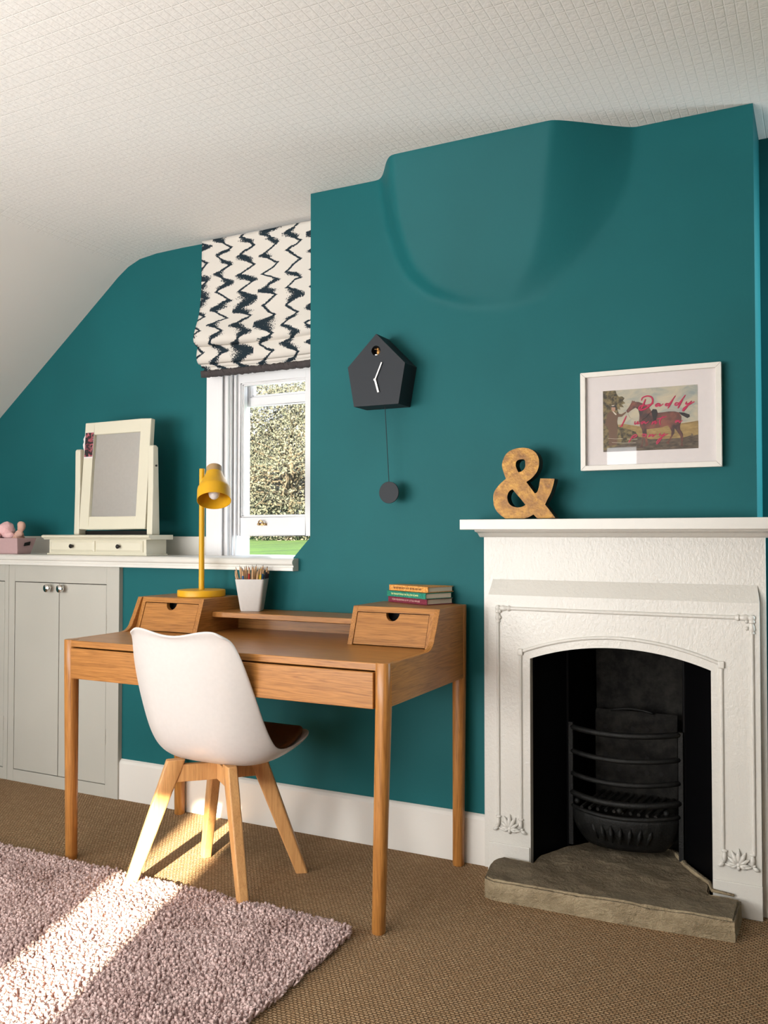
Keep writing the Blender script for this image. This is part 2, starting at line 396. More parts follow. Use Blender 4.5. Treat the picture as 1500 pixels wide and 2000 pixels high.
# chimney breast with the swelling flue near the ceiling
FX0, FX1 = -1.012, -0.165
def bulge(x, z):
    z = min(z, HC)
    if z < 1.87: return 0.0
    k = (z - 1.87) / (HC - 1.87)
    xl0 = float(np.interp(z, [1.87, 1.90, 1.95, 2.02, 2.10, 2.20, 2.30, HC], [-.98, -1.12, -1.24, -1.32, -1.362, -1.395, -1.415, -1.425]))
    xr0 = float(np.interp(z, [1.87, 1.90, 1.95, 2.02, 2.12, 2.22, 2.30, HC], [-.92, -.79, -.73, -.665, -.58, -.53, -.518, -.515]))
    if x <= xl0 or x >= xr0: return 0.0
    H = 0.168 * (0.12 * math.sqrt(k) + 0.88 * k)
    sl = max(.04, .135 * (.35 + .65 * k)); a = min(1.0, (x - xl0) / sl); a = .45 * a + .55 * smoothstep(0, 1, a)
    rg_ = float(np.interp(z, [1.87, 2.0, 2.1, HC], [-.93, -.84, -.80, -.735])); b = min(1.0, (xr0 - x) / max(.02, xr0 - rg_)); b = .75 * b + .25 * smoothstep(0, 1, b)
    return H * min(a, b)
m = MB(); nx, nz = 150, 96
xs = np.linspace(XB0, XB1, nx + 1); zs = np.linspace(1.2, 2.40, nz + 1)
hg = np.array([[bulge(x, z) for x in xs] for z in zs])
for _ in range(2):
    g_ = hg.copy(); g_[1:-1, 1:-1] = (hg[:-2, 1:-1] + hg[2:, 1:-1] + hg[1:-1, :-2] + hg[1:-1, 2:] + 2 * hg[1:-1, 1:-1]) / 6; g_[-1, 1:-1] = (hg[-1, :-2] + hg[-1, 2:] + 2 * hg[-1, 1:-1]) / 4; hg = g_
v = []
for jz, z in enumerate(zs):
    for ix, x in enumerate(xs):
        wob = 0.0016 * noise.noise(Vector((x * 3, 7, z * 3)))
        v.append((x, -hg[jz, ix] + wob, z))
f = [(j * (nx + 1) + i, j * (nx + 1) + i + 1, (j + 1) * (nx + 1) + i + 1, (j + 1) * (nx + 1) + i) for j in range(nz) for i in range(nx)]
m.add(v, f)
# lower part of the breast: full rectangle front above z 1.092, splayed corner, then flush with the boxed wall under the sill
zt = 1.2
m.add([(XB0, 0, zt), (XB1, 0, zt), (XB1, 0, 0), (FX1 - .02, 0, 0), (FX1 - .02, 0, 1.09), (FX0 + .02, 0, 1.09), (FX0 + .02, 0, 0), (-1.79, 0, 0), (-1.79, 0, 1.010), (XB0, 0, 1.092)],
      [(0, 9, 8, 7, 6, 5, 4, 3, 2, 1)])
m.add([(XB0, 0, 2.40), (XB0, YW, 2.40), (XB0, YW, 1.092), (XB0, 0, 1.092), (-1.79, 0, 1.010), (-1.79, YW, 1.010)], [(0, 1, 2, 3), (3, 2, 5, 4)])
m.add([(XB1, 0, 2.40), (XB1, YW, 2.40), (XB1, YW, 0), (XB1, 0, 0)], [(0, 1, 2, 3)])
o = m.build('wall_chimney', 'teal', smooth='auto'); struct(o)
# boxed wall beneath the sill, flush with the breast
struct(MB().box(-2.655, -1.79, 0, YW, 0, 1.0).build('wall_sill', 'teal'))

# skirting boards
def skirting(name, x0, x1):
    p = [(-.018, 0), (-.018, .150), (-.012, .160), (-.004, .166), (0, .166), (0, 0)]
    m = MB(); m.prism(p, x0, x1, 'x'); return struct(m.build(name, 'baseboard', bevel=.001))
skirting('baseboard_back', -2.368, FX0); o = skirting('baseboard_left', -2.655, -2.370); o.location.y = .004
struct(MB().box(XB1, XR, YW - .015, YW, 0, .166).build('baseboard_right', 'baseboard'))

# ------------------------------------------------------------------ window_1
win = thing('window_1', 'white painted sash window behind the zigzag blind, garden beyond', 'window', (-2.05, YW, 1.01), kind='structure')
m = MB(); yc = YW - .02
m.box(-2.396, WX0, yc, YW, 1.0, 2.28); m.box(WX1, XB0 - .002, yc, YW, 1.0, 2.28); m.box(WX0, WX1, yc, YW, WZ1, 2.28)
m.box(-2.325, -2.305, yc - .008, yc, 1.0, 2.2)
m.build('window_casing', 'window_white', win, bevel=.003)
m = MB()
m.box(WX0 + .001, -2.288, YW - .01, YW + .155, 1.012, WZ1); m.box(WX1 - .02, WX1 - .001, YW, YW + .155, 1.012, WZ1); m.box(WX0 + .001, WX1 - .001, YW, YW + .155, WZ1 - .03, WZ1 - .001)
m.box(WX0, WX1, YW + .001, YW + .20, .985, 1.012)
m.build('window_jamb', 'window_white', win, bevel=.002)
# lower sash, raised a little
def sash(name, x0, x1, z0, z1, y0, y1, st, top, bot, bead=.010):
    m = MB(); m.box(x0, x0 + st, y0, y1, z0, z1); m.box(x1 - st, x1, y0, y1, z0, z1); m.box(x0 + st, x1 - st, y0, y1, z0, z0 + bot); m.box(x0 + st, x1 - st, y0, y1, z1 - top, z1)
    a, b, c_, d_ = x0 + st, x1 - st, z0 + bot, z1 - top
    for k in (0, 1):
        e = bead * (k + 1) * .55; yy = y0 + .006 * (k + 1)
        m.box(a, a + e, yy, y1 - .004, c_, d_); m.box(b - e, b, yy, y1 - .004, c_, d_); m.box(a, b, yy, y1 - .004, c_, c_ + e); m.box(a, b, yy, y1 - .004, d_ - e, d_)
    o = m.build(name, 'window_white', win, bevel=.0015)
    g = MB().box(a, b, (y0 + y1) / 2 + .004, (y0 + y1) / 2 + .007, c_, d_).build('pane', 'glass', o)
    return o
ls = sash('lower_sash', -2.300, -1.875, 1.098, 1.800, YW + .035, YW + .075, .046, .040, .078)
sash('upper_sash', -2.300, -1.800, 1.665, WZ1 - .04, YW + .085, YW + .12, .062, .04, .038)
# stop beads seen as fine lines left of the sash
m = MB()
for k, (x, y) in enumerate(((-2.286, YW + .006), (-2.272, YW + .02))): m.box(x - .006, x + .004, y, y + .012, 1.012, 2.16)
m.box(-2.30, WX1, YW + .012, YW + .03, 1.73, 1.765) if False else None
m.build('stop_bead', 'window_white', win, bevel=.001)
# brass ring sash lift on the bottom rail
m = MB(); lx, lz = -2.135, 1.147
m.box(lx - .022, lx + .022, YW + .030, YW + .036, lz - .006, lz + .003)
m.tube([(lx - .012, YW + .024, lz), (lx - .010, YW + .018, lz + .010), (lx, YW + .016, lz + .016), (lx + .010, YW + .018, lz + .010), (lx + .012, YW + .024, lz)], .0032, 8)
m.ball((lx - .016, YW + .026, lz), .006, 8, 6); m.ball((lx + .016, YW + .026, lz), .006, 8, 6)
tag(m.build('sash_lift', 'brass', ls, smooth='auto'), 'small brass sash lift')

# right alcove window (out of view)
win2 = thing('window_2', 'white sash window in the right alcove beside the chimney breast', 'window', (.55, YW, .95), kind='structure')
m = MB()
for a in ((.20, .28), (.82, .90)): m.box(a[0], a[1], YW - .02, YW, .9, 2.15)
m.box(.28, .82, YW - .02, YW, 2.1, 2.15); m.box(.28, .82, YW - .03, YW, .9, .95); m.box(.28, .82, YW + .05, YW + .09, 1.50, 1.55)
m.build('window_frame', 'window_white', win2, bevel=.002)
MB().box(.28, .82, YW + .065, YW + .07, .95, 2.1).build('pane', 'glass', win2)

# upstand board along the back of the worktop
struct(MB().box(XL, -2.397, YW - .018, YW, 1.011, 1.094).build('trim_1', 'white', bevel=.002))

# ------------------------------------------------------------------ worktop and sill
def ogee(y):   # front moulding profile (y,z), y = nose position
    return [(y + .010, 1.013), (y + .002, 1.009), (y - .004, 1.001), (y - .002, .992), (y + .006, .986), (y + .006, .982), (y + .001, .979), (y + .001, .967), (y + .010, .966)]
m = MB(); pr = ogee(-.040) + [(YW - .001, .966), (YW - .001, 1.013)]
m.prism(pr, XL + .002, -1.762, 'x')
o = m.build('window_worktop', 'white', bevel=.001)
tag(o, 'long white painted worktop with moulded front edge running into the window sill', 'worktop')

# ------------------------------------------------------------------ built-in cabinets
def cabinet(x0, x1, doors, label, y=-.022):
    t_ = thing('built_in_cabinet', label, 'cabinet', ((x0 + x1) / 2, 0, 0), group='white built-in cupboards under the worktop')
    dz0, dz1 = .052, .892
    m = MB(); dx0, dx1 = doors[0][0], doors[-1][1]
    m.box(x0, dx0, y, .02, 0, .9655); m.box(dx1, x1, y, .02, 0, .9655); m.box(dx0, dx1, y, .02, 0, dz0); m.box(dx0, dx1, y, .02, dz1, .9655)
    m.build('face_frame', 'cab_white_shaded', t_, bevel=.0015)
    MB().box(x0 + .005, x1 - .005, .021, YW - .002, .01, .96).build('carcass', 'dark', t_)
    for a, b, side in doors:
        d_ = MB().box(a + .002, b - .002, y + .001, .018, dz0 + .003, dz1 - .003).build('door', 'cab_white_shaded', t_, bevel=.0012)
        kx = b - .048 if side == 'L' else a + .030
        k = MB().lathe([(.006, 0), (.0065, .012), (.016, .018), (.0185, .026), (.016, .033), (.008, .037), (0, .038)], 24, (kx, y + .002, .868), Matrix.Rotation(R(90), 4, 'X')).build('knob', 'chrome', d_, smooth='auto')
        tag(k, 'polished nickel knob')
        hx = a if side == 'L' else b
        for hz in (.70, .22):
            mm = MB()
            for q in range(3): mm.tube([(hx, y - .001, hz + q * .022), (hx, y - .001, hz + .020 + q * .022)], .0028, 8)
            mm.build('hinge', 'cab_white_shaded', d_)
    return t_
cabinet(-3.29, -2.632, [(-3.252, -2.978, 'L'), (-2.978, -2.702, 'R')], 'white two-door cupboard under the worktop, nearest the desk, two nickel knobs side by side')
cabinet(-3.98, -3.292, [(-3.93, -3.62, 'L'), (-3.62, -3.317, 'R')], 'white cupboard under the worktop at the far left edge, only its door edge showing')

# ------------------------------------------------------------------ roman blind
bl = thing('roman_blind', 'white roman blind with black brushed zigzags, hanging half down over the window', 'blind', (-2.05, .2, 2.36))
def blind_sheet(prof, x0, x1, name, wav=.003):
    m = MB(); nx = 30; pts = []
    # resample profile
    P_ = [Vector((0, a, b)) for a, b in prof]; out = [P_[0]]
    for i in range(len(P_) - 1):
        L = (P_[i + 1] - P_[i]).length; k = max(1, int(L / .012))
        for j in range(1, k + 1): out.append(P_[i].lerp(P_[i + 1], j / k))
    # smooth
    for _ in range(6):
        out = [out[0]] + [(out[i - 1] + out[i] * 2 + out[i + 1]) / 4 for i in range(1, len(out) - 1)] + [out[-1]]
    for p in out:
        for i in range(nx + 1):
            fx = i / nx; x = x0 + (x1 - x0) * fx
            amp = wav * (1 + 3 * smoothstep(2.15, 1.93, p.z))
            pts.append((x, p.y + amp * math.sin(fx * 7 + p.z * 5) + .006 * math.sin(fx * 3.1) * smoothstep(2.2, 1.93, p.z), p.z - .007 * math.sin(fx * 3.14) * smoothstep(2.15, 1.92, p.z)))
    f = [(j * (nx + 1) + i, j * (nx + 1) + i + 1, (j + 1) * (nx + 1) + i + 1, (j + 1) * (nx + 1) + i) for j in range(len(out) - 1) for i in range(nx)]
    m.add(pts, f); return m.build(name, 'blind', bl, smooth=True, solid=.0016)
XBl0, XBl1 = -2.386, XB0 - .003
blind_sheet([(.205, 2.372), (.203, 2.15), (.190, 2.04), (.150, 1.945), (.140, 1.925), (.155, 1.905), (.185, 1.905)], XBl0, XBl1, 'fabric_panel')
blind_sheet([(.188, 1.930), (.175, 1.905), (.165, 1.860), (.160, 1.838), (.170, 1.826), (.185, 1.832)], XBl0, XBl1, 'folded_pleat', .0015)
blind_sheet([(.192, 1.86), (.180, 1.838), (.176, 1.822), (.184, 1.812), (.195, 1.818)], XBl0 + .010, XBl1, 'folded_pleat', .0012)
blind_sheet([(.196, 1.84), (.192, 1.815), (.192, 1.800)], XBl0 + .022, XBl1, 'hem', .001)
MB().box(XBl0, XBl1, .212, .235, 2.335, 2.376).build('headrail', 'window_white', bl, bevel=.002)
m = MB()
path = [(XBl0 + .014 + (XBl1 - XBl0 - .018) * i / 60, .190 + .003 * math.sin(i), 1.789 + .0015 * math.sin(i * 1.9)) for i in range(61)]
m.tube(path, [.0145 + .0018 * math.sin(i * 2.1) for i in range(61)], 10)
for s_ in (0, 1, 2):
    m.tube([(p[0], p[1] + .0125 * math.cos(i * 1.05 + s_ * 2.09), p[2] + .0125 * math.sin(i * 1.05 + s_ * 2.09)) for i, p in enumerate(path)], .0042, 6)
m.build('braid_trim', 'trim', bl, smooth=True)

# ------------------------------------------------------------------ dressing-table mirror
vm = thing('vanity_mirror', 'cream swing mirror on a two-drawer base, standing on the white worktop', 'mirror', (-2.76, .08, 1.013))
vx0, vx1, vy0, vy1 = -3.105, -2.485, -.005, .135
def box_b(x0, x1, y0, y1, z0, z1, name, mat, par, bev=.002): return MB().box(x0, x1, y0, y1, z0, z1).build(name, mat, par, bevel=bev)
m = MB(); m.box(vx0 + .030, vx1 - .030, vy0 + .015, vy1, 1.020, 1.081); m.box(vx0 + .022, vx1 - .022, vy0 + .009, vy1, 1.0135, 1.021)
m.build('drawer_case', 'cream', vm, bevel=.002)
m = MB(); m.prism([(vy0 - .002, 1.090), (vy0 - .004, 1.097), (vy0 + .004, 1.101), (vy1 + .008, 1.101), (vy1 + .008, 1.081), (vy0 + .012, 1.081), (vy0 + .008, 1.086)], vx0, vx1, 'x'); m.build('top_board', 'cream', vm, bevel=.001)
for a, b in ((vx0 + .045, -2.800), (-2.792, vx1 - .045)):
    m = MB(); y_ = vy0 + .008
    m.box(a, b, y_ + .003, y_ + .0065, 1.028, 1.076); e = .009
    m.add([(a, y_ + .003, 1.028), (b, y_ + .003, 1.028), (b, y_ + .003, 1.076), (a, y_ + .003, 1.076), (a + e, y_ - .003, 1.028 + e), (b - e, y_ - .003, 1.028 + e), (b - e, y_ - .003, 1.076 - e), (a + e, y_ - .003, 1.076 - e)],
          [(0, 1, 5, 4), (1, 2, 6, 5), (2, 3, 7, 6), (3, 0, 4, 7), (4, 5, 6, 7)])
    dr = m.build('drawer', 'cream', vm)
    tag(MB().lathe([(.003, 0), (.0035, .008), (.009, .012), (.0095, .016), (.006, .020), (0, .021)], 16, ((a + b) / 2 + .01, y_ - .002, 1.052), Matrix.Rotation(R(90), 4, 'X')).build('knob', 'blackknob', dr, smooth='auto'), 'small black knob')
for x0, x1 in ((-2.975, -2.945), (-2.555, -2.525)):
    m = MB(); m.prism([(.055, 1.101), (.105, 1.101), (.098, 1.300), (.092, 1.475), (.080, 1.482), (.066, 1.482), (.060, 1.475), (.060, 1.300)], x0, x1, 'x')
    m.build('post', 'cream', vm, bevel=.004)
MB().box(-2.945, -2.555, .096, .104, 1.1015, 1.119).build('back_rail', 'blackknob', vm)
# tilting frame (built upright about the pivot, then leaned back)
piv = Vector((-2.75, .078, 1.335)); tilt = Matrix.Translation(piv) @ Matrix.Rotation(R(-4.2), 4, 'X') @ Matrix.Translation(-piv)
fx0, fx1, fz0, fz1, fy0, fy1 = -2.940, -2.560, 1.125, 1.600, .066, .092; bw = .055
m = MB()
m.box(fx0, fx0 + bw, fy0, fy1, fz0, fz1); m.box(fx1 - bw, fx1, fy0, fy1, fz0, fz1); m.box(fx0 + bw, fx1 - bw, fy0, fy1, fz0, fz0 + bw); m.box(fx0 + bw, fx1 - bw, fy0, fy1, fz1 - bw, fz1)
m.build('mirror_frame', 'cream', vm, bevel=.003, xf=tilt)
MB().box(fx0 + bw, fx1 - bw, fy0 + .008, fy0 + .012, fz0 + bw, fz1 - bw).build('mirror_glass', 'mirror', vm, xf=tilt)
MB().lathe([(.0045, 0), (.0045, .004), (0, .005)], 12, (-2.525, .078, 1.395), Matrix.Rotation(R(90), 4, 'Y')).build('pivot_screw', 'blackknob', vm)
# little photo strip tucked on the frame
pc = thing('photo_card', 'small dark and pink photo card stuck to the left of the cream mirror frame', 'photo', (-2.915, .055, 1.49))
t = NT('photo_print'); v = t.co(); c = t.ramp(t.noise(v, 45, 3, 0.6, 1.0), [(0.50, (0.010, 0.010, 0.012, 1)), (0.55, (0.35, 0.03, 0.06, 1)), (0.58, (0.50, 0.16, 0.18, 1)), (0.64, (0.03, 0.035, 0.035, 1))]); M['print'] = t.set(c, 0.4)
mm = Matrix.Translation((.012, .0056, 0))
MB().box(-2.9455, -2.895, .0585, .060, 1.440, 1.556).build('card', 'paper_white' if 'paper_white' in M else 'mat', pc, xf=tilt @ mm)
MB().box(-2.9445, -2.896, .0578, .0584, 1.447, 1.555).build('printed_image', 'print', pc, xf=tilt @ mm)
m = MB(); m.prism([(-2.9455, 1.470), (-2.9455, 1.548), (-2.957, 1.528), (-2.953, 1.515), (-2.958, 1.502), (-2.954, 1.488)], .0588, .0596, 'y'); m.build('torn_edge', 'mat', pc, xf=tilt @ mm)

# ------------------------------------------------------------------ pink box of soft toys
pb = thing('storage_box', 'dusty pink tapered storage box on the left end of the worktop, full of soft toys', 'box', (-3.40, .05, 1.013))
def taper_box(x0, x1, y0, y1, z0, z1, ins, name, mat, par, th=.004):
    m = MB()
    def ring(x0, x1, y0, y1, z): return [(x0, y0, z), (x1, y0, z), (x1, y1, z), (x0, y1, z)]
    h = z1 - z0
    v = ring(x0 + ins, x1 - ins, y0 + ins, y1 - ins, z0) + ring(x0, x1, y0, y1, z1) + ring(x0 + th, x1 - th, y0 + th, y1 - th, z1) + ring(x0 + ins + th, x1 - ins - th, y0 + ins + th, y1 - ins - th, z0 + th)
    f = [(3, 2, 1, 0)]
    for k in range(3):
        for i in range(4): f.append((k * 4 + i, k * 4 + (i + 1) % 4, (k + 1) * 4 + (i + 1) % 4, (k + 1) * 4 + i))
    f.append((12, 13, 14, 15)); m.add(v, f); return m.build(name, mat, par, bevel=.002)
taper_box(-3.56, -3.262, -.005, .105, 1.0135, 1.086, .018, 'box_body', 'pink_box', pb)
MB().add([(-3.2635, .040, 1.064), (-3.2620, .070, 1.070), (-3.2650, .068, 1.053), (-3.2680, .038, 1.050)], [(0, 1, 2, 3)]).build('handle_slot', 'dark', pb, solid=.003)
def plush(name, label, mat, blobs, loc):
    t_ = thing(name, label, 'soft toy', loc, group='soft toys in the pink box')
    parts = {}
    for pn, c_, r_ in blobs:
        m = MB(); m.ball(c_, r_, 28, 20)
        m.v = [tuple(Vector(p) + (Vector(p) - Vector(c_)).normalized() * .004 * noise.noise(Vector(p) * 55)) for p in m.v]
        parts[pn] = m.build(pn, mat, t_, smooth=True)
    return t_
plush('plush_rabbit', 'fluffy pale pink soft toy lying in the pink storage box', 'plush', [('body', (-3.45, .05, 1.105), (.055, .045, .040)), ('head', (-3.395, .05, 1.122), (.038, .036, .040)), ('arm', (-3.36, .035, 1.098), (.030, .020, .018)), ('ear', (-3.49, .05, 1.14), (.030, .02, .026)), ('paw', (-3.42, .01, 1.098), (.028, .018, .020))], (-3.43, .05, 1.09))
plush('plush_bear', 'peach soft toy foot sticking up at the right end of the pink box', 'plush2', [('foot', (-3.300, .05, 1.138), (.020, .016, .026)), ('leg', (-3.312, .05, 1.105), (.022, .018, .018)), ('body', (-3.335, .06, 1.085), (.035, .03, .025))], (-3.31, .05, 1.08))

# ------------------------------------------------------------------ chimneypiece
fp = thing('fireplace_surround', 'white painted fireplace surround with arched opening and mantel shelf', 'fireplace', (-.59, 0, 0))
# plaster chimneypiece box behind, with opening
OX0, OX1, OZS, OZC = -.849, -.299, .703, .752
def arch_z(x, off=0.0):
    xm = -.574; hw = .275; rise = OZC - OZS
    Rr = (hw * hw + rise * rise) / (2 * rise); zc = OZC - Rr
    return zc + math.sqrt(max(0, (Rr + off) ** 2 - (x - xm) ** 2))
def arched(x0, x1, z1, y0, y1, ox0, ox1, off, zs):
    m = MB(); N = 40
    def quad(a, b, c_, d_): m.add([a, b, c_, d_], [(0, 1, 2, 3)])
    for y in (y0, y1):
        quad((x0, y, 0), (ox0, y, 0), (ox0, y, z1), (x0, y, z1)); quad((ox1, y, 0), (x1, y, 0), (x1, y, z1), (ox1, y, z1))
        for i in range(N):
            a = ox0 + (ox1 - ox0) * i / N; b = ox0 + (ox1 - ox0) * (i + 1) / N
            quad((a, y, arch_z(a, off)), (b, y, arch_z(b, off)), (b, y, z1), (a, y, z1))
    for i in range(N):
        a = ox0 + (ox1 - ox0) * i / N; b = ox0 + (ox1 - ox0) * (i + 1) / N
        quad((a, y0, arch_z(a, off)), (b, y0, arch_z(b, off)), (b, y1, arch_z(b, off)), (a, y1, arch_z(a, off)))
        quad((a, y0, z1), (b, y0, z1), (b, y1, z1), (a, y1, z1))
    for x in (ox0, ox1): quad((x, y0, 0), (x, y1, 0), (x, y1, arch_z(x, off)), (x, y0, arch_z(x, off)))
    for x in (x0, x1): quad((x, y0, 0), (x, y1, 0), (x, y1, z1), (x, y0, z1))
    quad((x0, y0, z1), (ox0, y0, z1), (ox0, y1, z1), (x0, y1, z1)); quad((ox1, y0, z1), (x1, y0, z1), (x1, y1, z1), (ox1, y1, z1))
    return m
arched(-1.016, -.150, 1.118, -.020, .0, OX0 - .02, OX1 + .02, .012, 0).build('chimneypiece_panel', 'fireplace_white', fp)
SY = -.050
sm = arched(-.990, -.166, .905, SY, -.021, OX0, OX1, 0, 0)
sm.add([(-.990, SY, .905), (-.166, SY, .905), (-.172, -.021, .955), (-.984, -.021, .955)], [(0, 1, 2, 3)])
sm.add([(-.990, SY, .905), (-.984, -.021, .955), (-.990, -.021, .905)], [(0, 1, 2)]); sm.add([(-.166, SY, .905), (-.172, -.021, .955), (-.166, -.021, .905)], [(0, 1, 2)])
sm.build('arched_frame', 'fireplace_white', fp)
# shelf with bed moulding
m = MB(); m.box(-1.052, -.120, -.150, -.001, 1.119, 1.152); m.build('mantel_shelf', 'white', fp, bevel=.002)
m = MB(); m.prism([(-.075, 1.119), (-.070, 1.113), (-.045, 1.108), (-.030, 1.098), (-.0205, 1.094), (-.0205, 1.119)], -1.030, -.135, 'x'); m.build('bed_moulding', 'fireplace_white', fp, bevel=.001)
# plinth blocks
for a, b in ((-.992, OX0 - .002), (OX1 + .002, -.164)):
    MB().box(a, b, SY - .006, SY + .0, 0, .098).build('plinth', 'fireplace_white', fp, bevel=.002)
# beads
yb = SY - .001
def bead(name, path, r=.0055): return MB().tube(path, r, 12).build(name, 'fireplace_white', fp, smooth='auto')
ZT = .862; BL_, BR_ = -.956, -.186; IL, IR = -.880, -.270
bead('outer_bead', [(BL_, yb, .185), (BL_, yb, ZT - .045)]); bead('outer_bead', [(BR_, yb, .185), (BR_, yb, ZT - .045)]); bead('outer_bead', [(BL_ + .045, yb, ZT), (BR_ - .045, yb, ZT)], .0062)
bead('inner_bead', [(IL, yb, .185), (IL, yb, .712)]); bead('inner_bead', [(IR, yb, .185), (IR, yb, .712)])
xm_ = -.574; pts = []
for i in range(41):
    x = IL + (IR - IL) * i / 40; u_ = (x - xm_) / (.305); pts.append((x, yb, .783 - .060 * u_ * u_))
bead('arch_bead', pts)
for x in (IL, IR): MB().box(x - .009, x + .009, yb - .008, SY, .712, .733).build('corner_block', 'fireplace_white', fp, bevel=.003)
def collar(x, z, horiz, sgn):
    m = MB(); seq = [(.0, .0062), (.006, .0095), (.010, .0095), (.013, .0065), (.020, .0085), (.030, .0100), (.036, .0070), (.042, .009)]
    if horiz: m.tube([(x + sgn * a, yb, z) for a, r_ in seq], [r_ for a, r_ in seq], 12)
    else: m.tube([(x, yb, z - a) for a, r_ in seq][::-1], [r_ for a, r_ in seq][::-1], 12)
    return m
for x, s_ in ((BL_, 1), (BR_, -1)):
    m = collar(x + s_ * .045, ZT, True, -s_); m2 = collar(x, ZT - .003, False, 1); m.add(m2.v, m2.f); m.ball((x, yb - .001, ZT), (.010, .009, .010), 12, 8)
    for q in range(5): m.ball((x + s_ * .010 * (q % 2) + random.uniform(-.004, .004), yb - .003, ZT - .01 * q), (.005, .005, .006), 8, 6)
    m.build('corner_ornament', 'fireplace_white', fp, smooth='auto')
# acanthus sprays at the feet of the beads
def spray(xc, zc):
    m = MB()
    def leaf(x, z, ang, L, W):
        N = 8; pts = []; rs = []
        for i in range(N + 1):
            s_ = i / N; pts.append((x + L * s_ * math.sin(ang), SY - .002 - .005 * math.sin(s_ * 3.1), z + L * s_ * math.cos(ang))); rs.append(max(.0008, W * math.sin(math.pi * (s_ * .85 + .1))))
        m.tube(pts, rs, 8)
    for a, L, W in ((0, .046, .007), (-28, .042, .007), (28, .042, .007), (-58, .036, .006), (58, .036, .006), (-88, .032, .005), (88, .032, .005), (-115, .026, .005), (115, .026, .005), (180, .018, .005)):
        leaf(xc, zc, R(a), L, W)
    for s_ in (-1, 1):
        leaf(xc + s_ * .038, zc + .034, R(180), .034, .007); leaf(xc + s_ * .038, zc, R(180 - s_ * 60), .022, .006); leaf(xc + s_ * .038, zc + .002, R(s_ * 70), .010, .004); leaf(xc + s_ * .038, zc - .002, R(-s_ * 100), .03, .004)
        m.ball((xc + s_ * .038, SY - .004, zc + .034), (.009, .006, .005), 10, 6)
    m.ball((xc, SY - .005, zc), (.007, .006, .007), 10, 8); m.ball((xc - .012, SY - .005, zc + .010), (.006, .006, .006), 10, 8); m.ball((xc + .012, SY - .005, zc + .010), (.006, .006, .006), 10, 8)
    return m.build('leaf_ornament', 'fireplace_white', fp, smooth=True)
spray(-.918, .150); spray(-.228, .150)

# fire insert: cheeks, face plate, fireback
ins = thing('fire_insert', 'black cast iron fireplace insert inside the white arched opening', 'fireplace insert', (-.57, .1, .0))
def slab(a, b, z0, z1, th=.006):
    (xa, ya), (xb, yb2) = a, b; d_ = Vector((xb - xa, yb2 - ya, 0)).normalized(); s_ = Vector((-d_.y, d_.x, 0)) * th / 2
    v = [(xa - s_.x, ya - s_.y), (xb - s_.x, yb2 - s_.y), (xb + s_.x, yb2 + s_.y), (xa + s_.x, ya + s_.y)]
    return MB().prism(v, z0, z1, 'z')
slab((-.866, -.017), (-.775, .145), .0, .80).build('splayed_cheek', 'black_paint', ins); slab((-.282, -.017), (-.400, .140), .0, .80).build('splayed_cheek', 'black_paint', ins)
MB().tube([(-.398, .132, .06), (-.398, .132, .78)], .007, 8).build('cheek_bead', 'black_paint', ins, smooth='auto')
MB().tube([(-.777, .138, .06), (-.777, .138, .78)], .007, 8).build('cheek_bead', 'black_paint', ins, smooth='auto')
slab((-.775, .145), (-.725, .345), .0, .80).build('side_wall', 'black_paint', ins); slab((-.400, .140), (-.425, .345), .0, .80).build('side_wall', 'black_paint', ins)
m = MB(); m.prism([(.335, 0), (.335, .30), (.325, .50), (.315, .80), (.35, .80), (.35, 0)], -.722, -.428, 'x'); m.build('fireback', 'soot', ins)
m = MB(); m.box(-.845, -.303, .004, .345, .801, .806); m.build('throat_plate', 'black_paint', ins)
gr = thing('fire_grate', 'black bow-fronted iron basket grate with curved bars, inside the fireplace', 'grate', (-.588, .1, .08))
GX0, GX1 = -.762, -.410; GY = .130
def bow(z, r, d, name, dz=.008):
    N = 24; pts = []
    for i in range(N + 1):
        s_ = i / N; x = GX0 + (GX1 - GX0) * s_; pts.append((x, GY - d * (1 - (2 * s_ - 1) ** 2) ** .8, z + dz * s_ - .006 * math.sin(math.pi * s_)))
    return MB().tube(pts, r, 10).build(name, 'iron', gr, smooth=True)
for z, r_, d_ in ((.460, .0095, .060), (.381, .0085, .068), (.307, .0085, .072), (.244, .010, .075), (.201, .007, .078)): bow(z, r_, d_, 'grate_bar')
m = MB()
m.prism([(.270, .120), (.270, .485), (.278, .500), (.285, .485), (.285, .120)], -.715, -.440, 'x'); bpl = m.build('back_plate', 'soot', gr, bevel=.004)
for z in (.440, .345, .297):
    for i in range(5): MB().lathe([(0, 0), (.0075, 0), (.0075, .003), (0, .003)], 14, (-.680 + .0465 * i, .2715, z), Matrix.Rotation(R(90), 4, 'X')).build('air_hole', 'dark', bpl)
MB().tube([(-.66 + .012 * i, .268, .498 + .010 * math.sin(math.pi * i / 12)) for i in range(13)], .004, 8).build('scroll', 'iron', bpl, smooth=True)
for i in range(10): x = -.715 + .026 * i; MB().tube([(x, .075, .212), (x + .03, .255, .222)], .006, 6).build('bottom_bar', 'soot', gr)
m = MB(); N = 28; rows = []
for j in range(9):
    q = j / 8; z = .196 - .110 * q; shrink = .0 + .055 * q ** 2.2; dd = .078 * (1 - .45 * q ** 1.5)
    for i in range(N + 1):
        s_ = i / N; x = GX0 + shrink + (GX1 - GX0 - 2 * shrink) * s_
        flute = .006 * abs(math.sin(s_ * math.pi * 9)) * math.sin(math.pi * min(1, q * 1.2))
        rows.append((x, GY - dd * (1 - (2 * s_ - 1) ** 2) ** .8 - flute, z + .004 * s_))
m.add(rows, [(j * (N + 1) + i, j * (N + 1) + i + 1, (j + 1) * (N + 1) + i + 1, (j + 1) * (N + 1) + i) for j in range(8) for i in range(N)])
fr_ = m.build('fluted_apron', 'iron', gr, smooth=True, solid=.004)
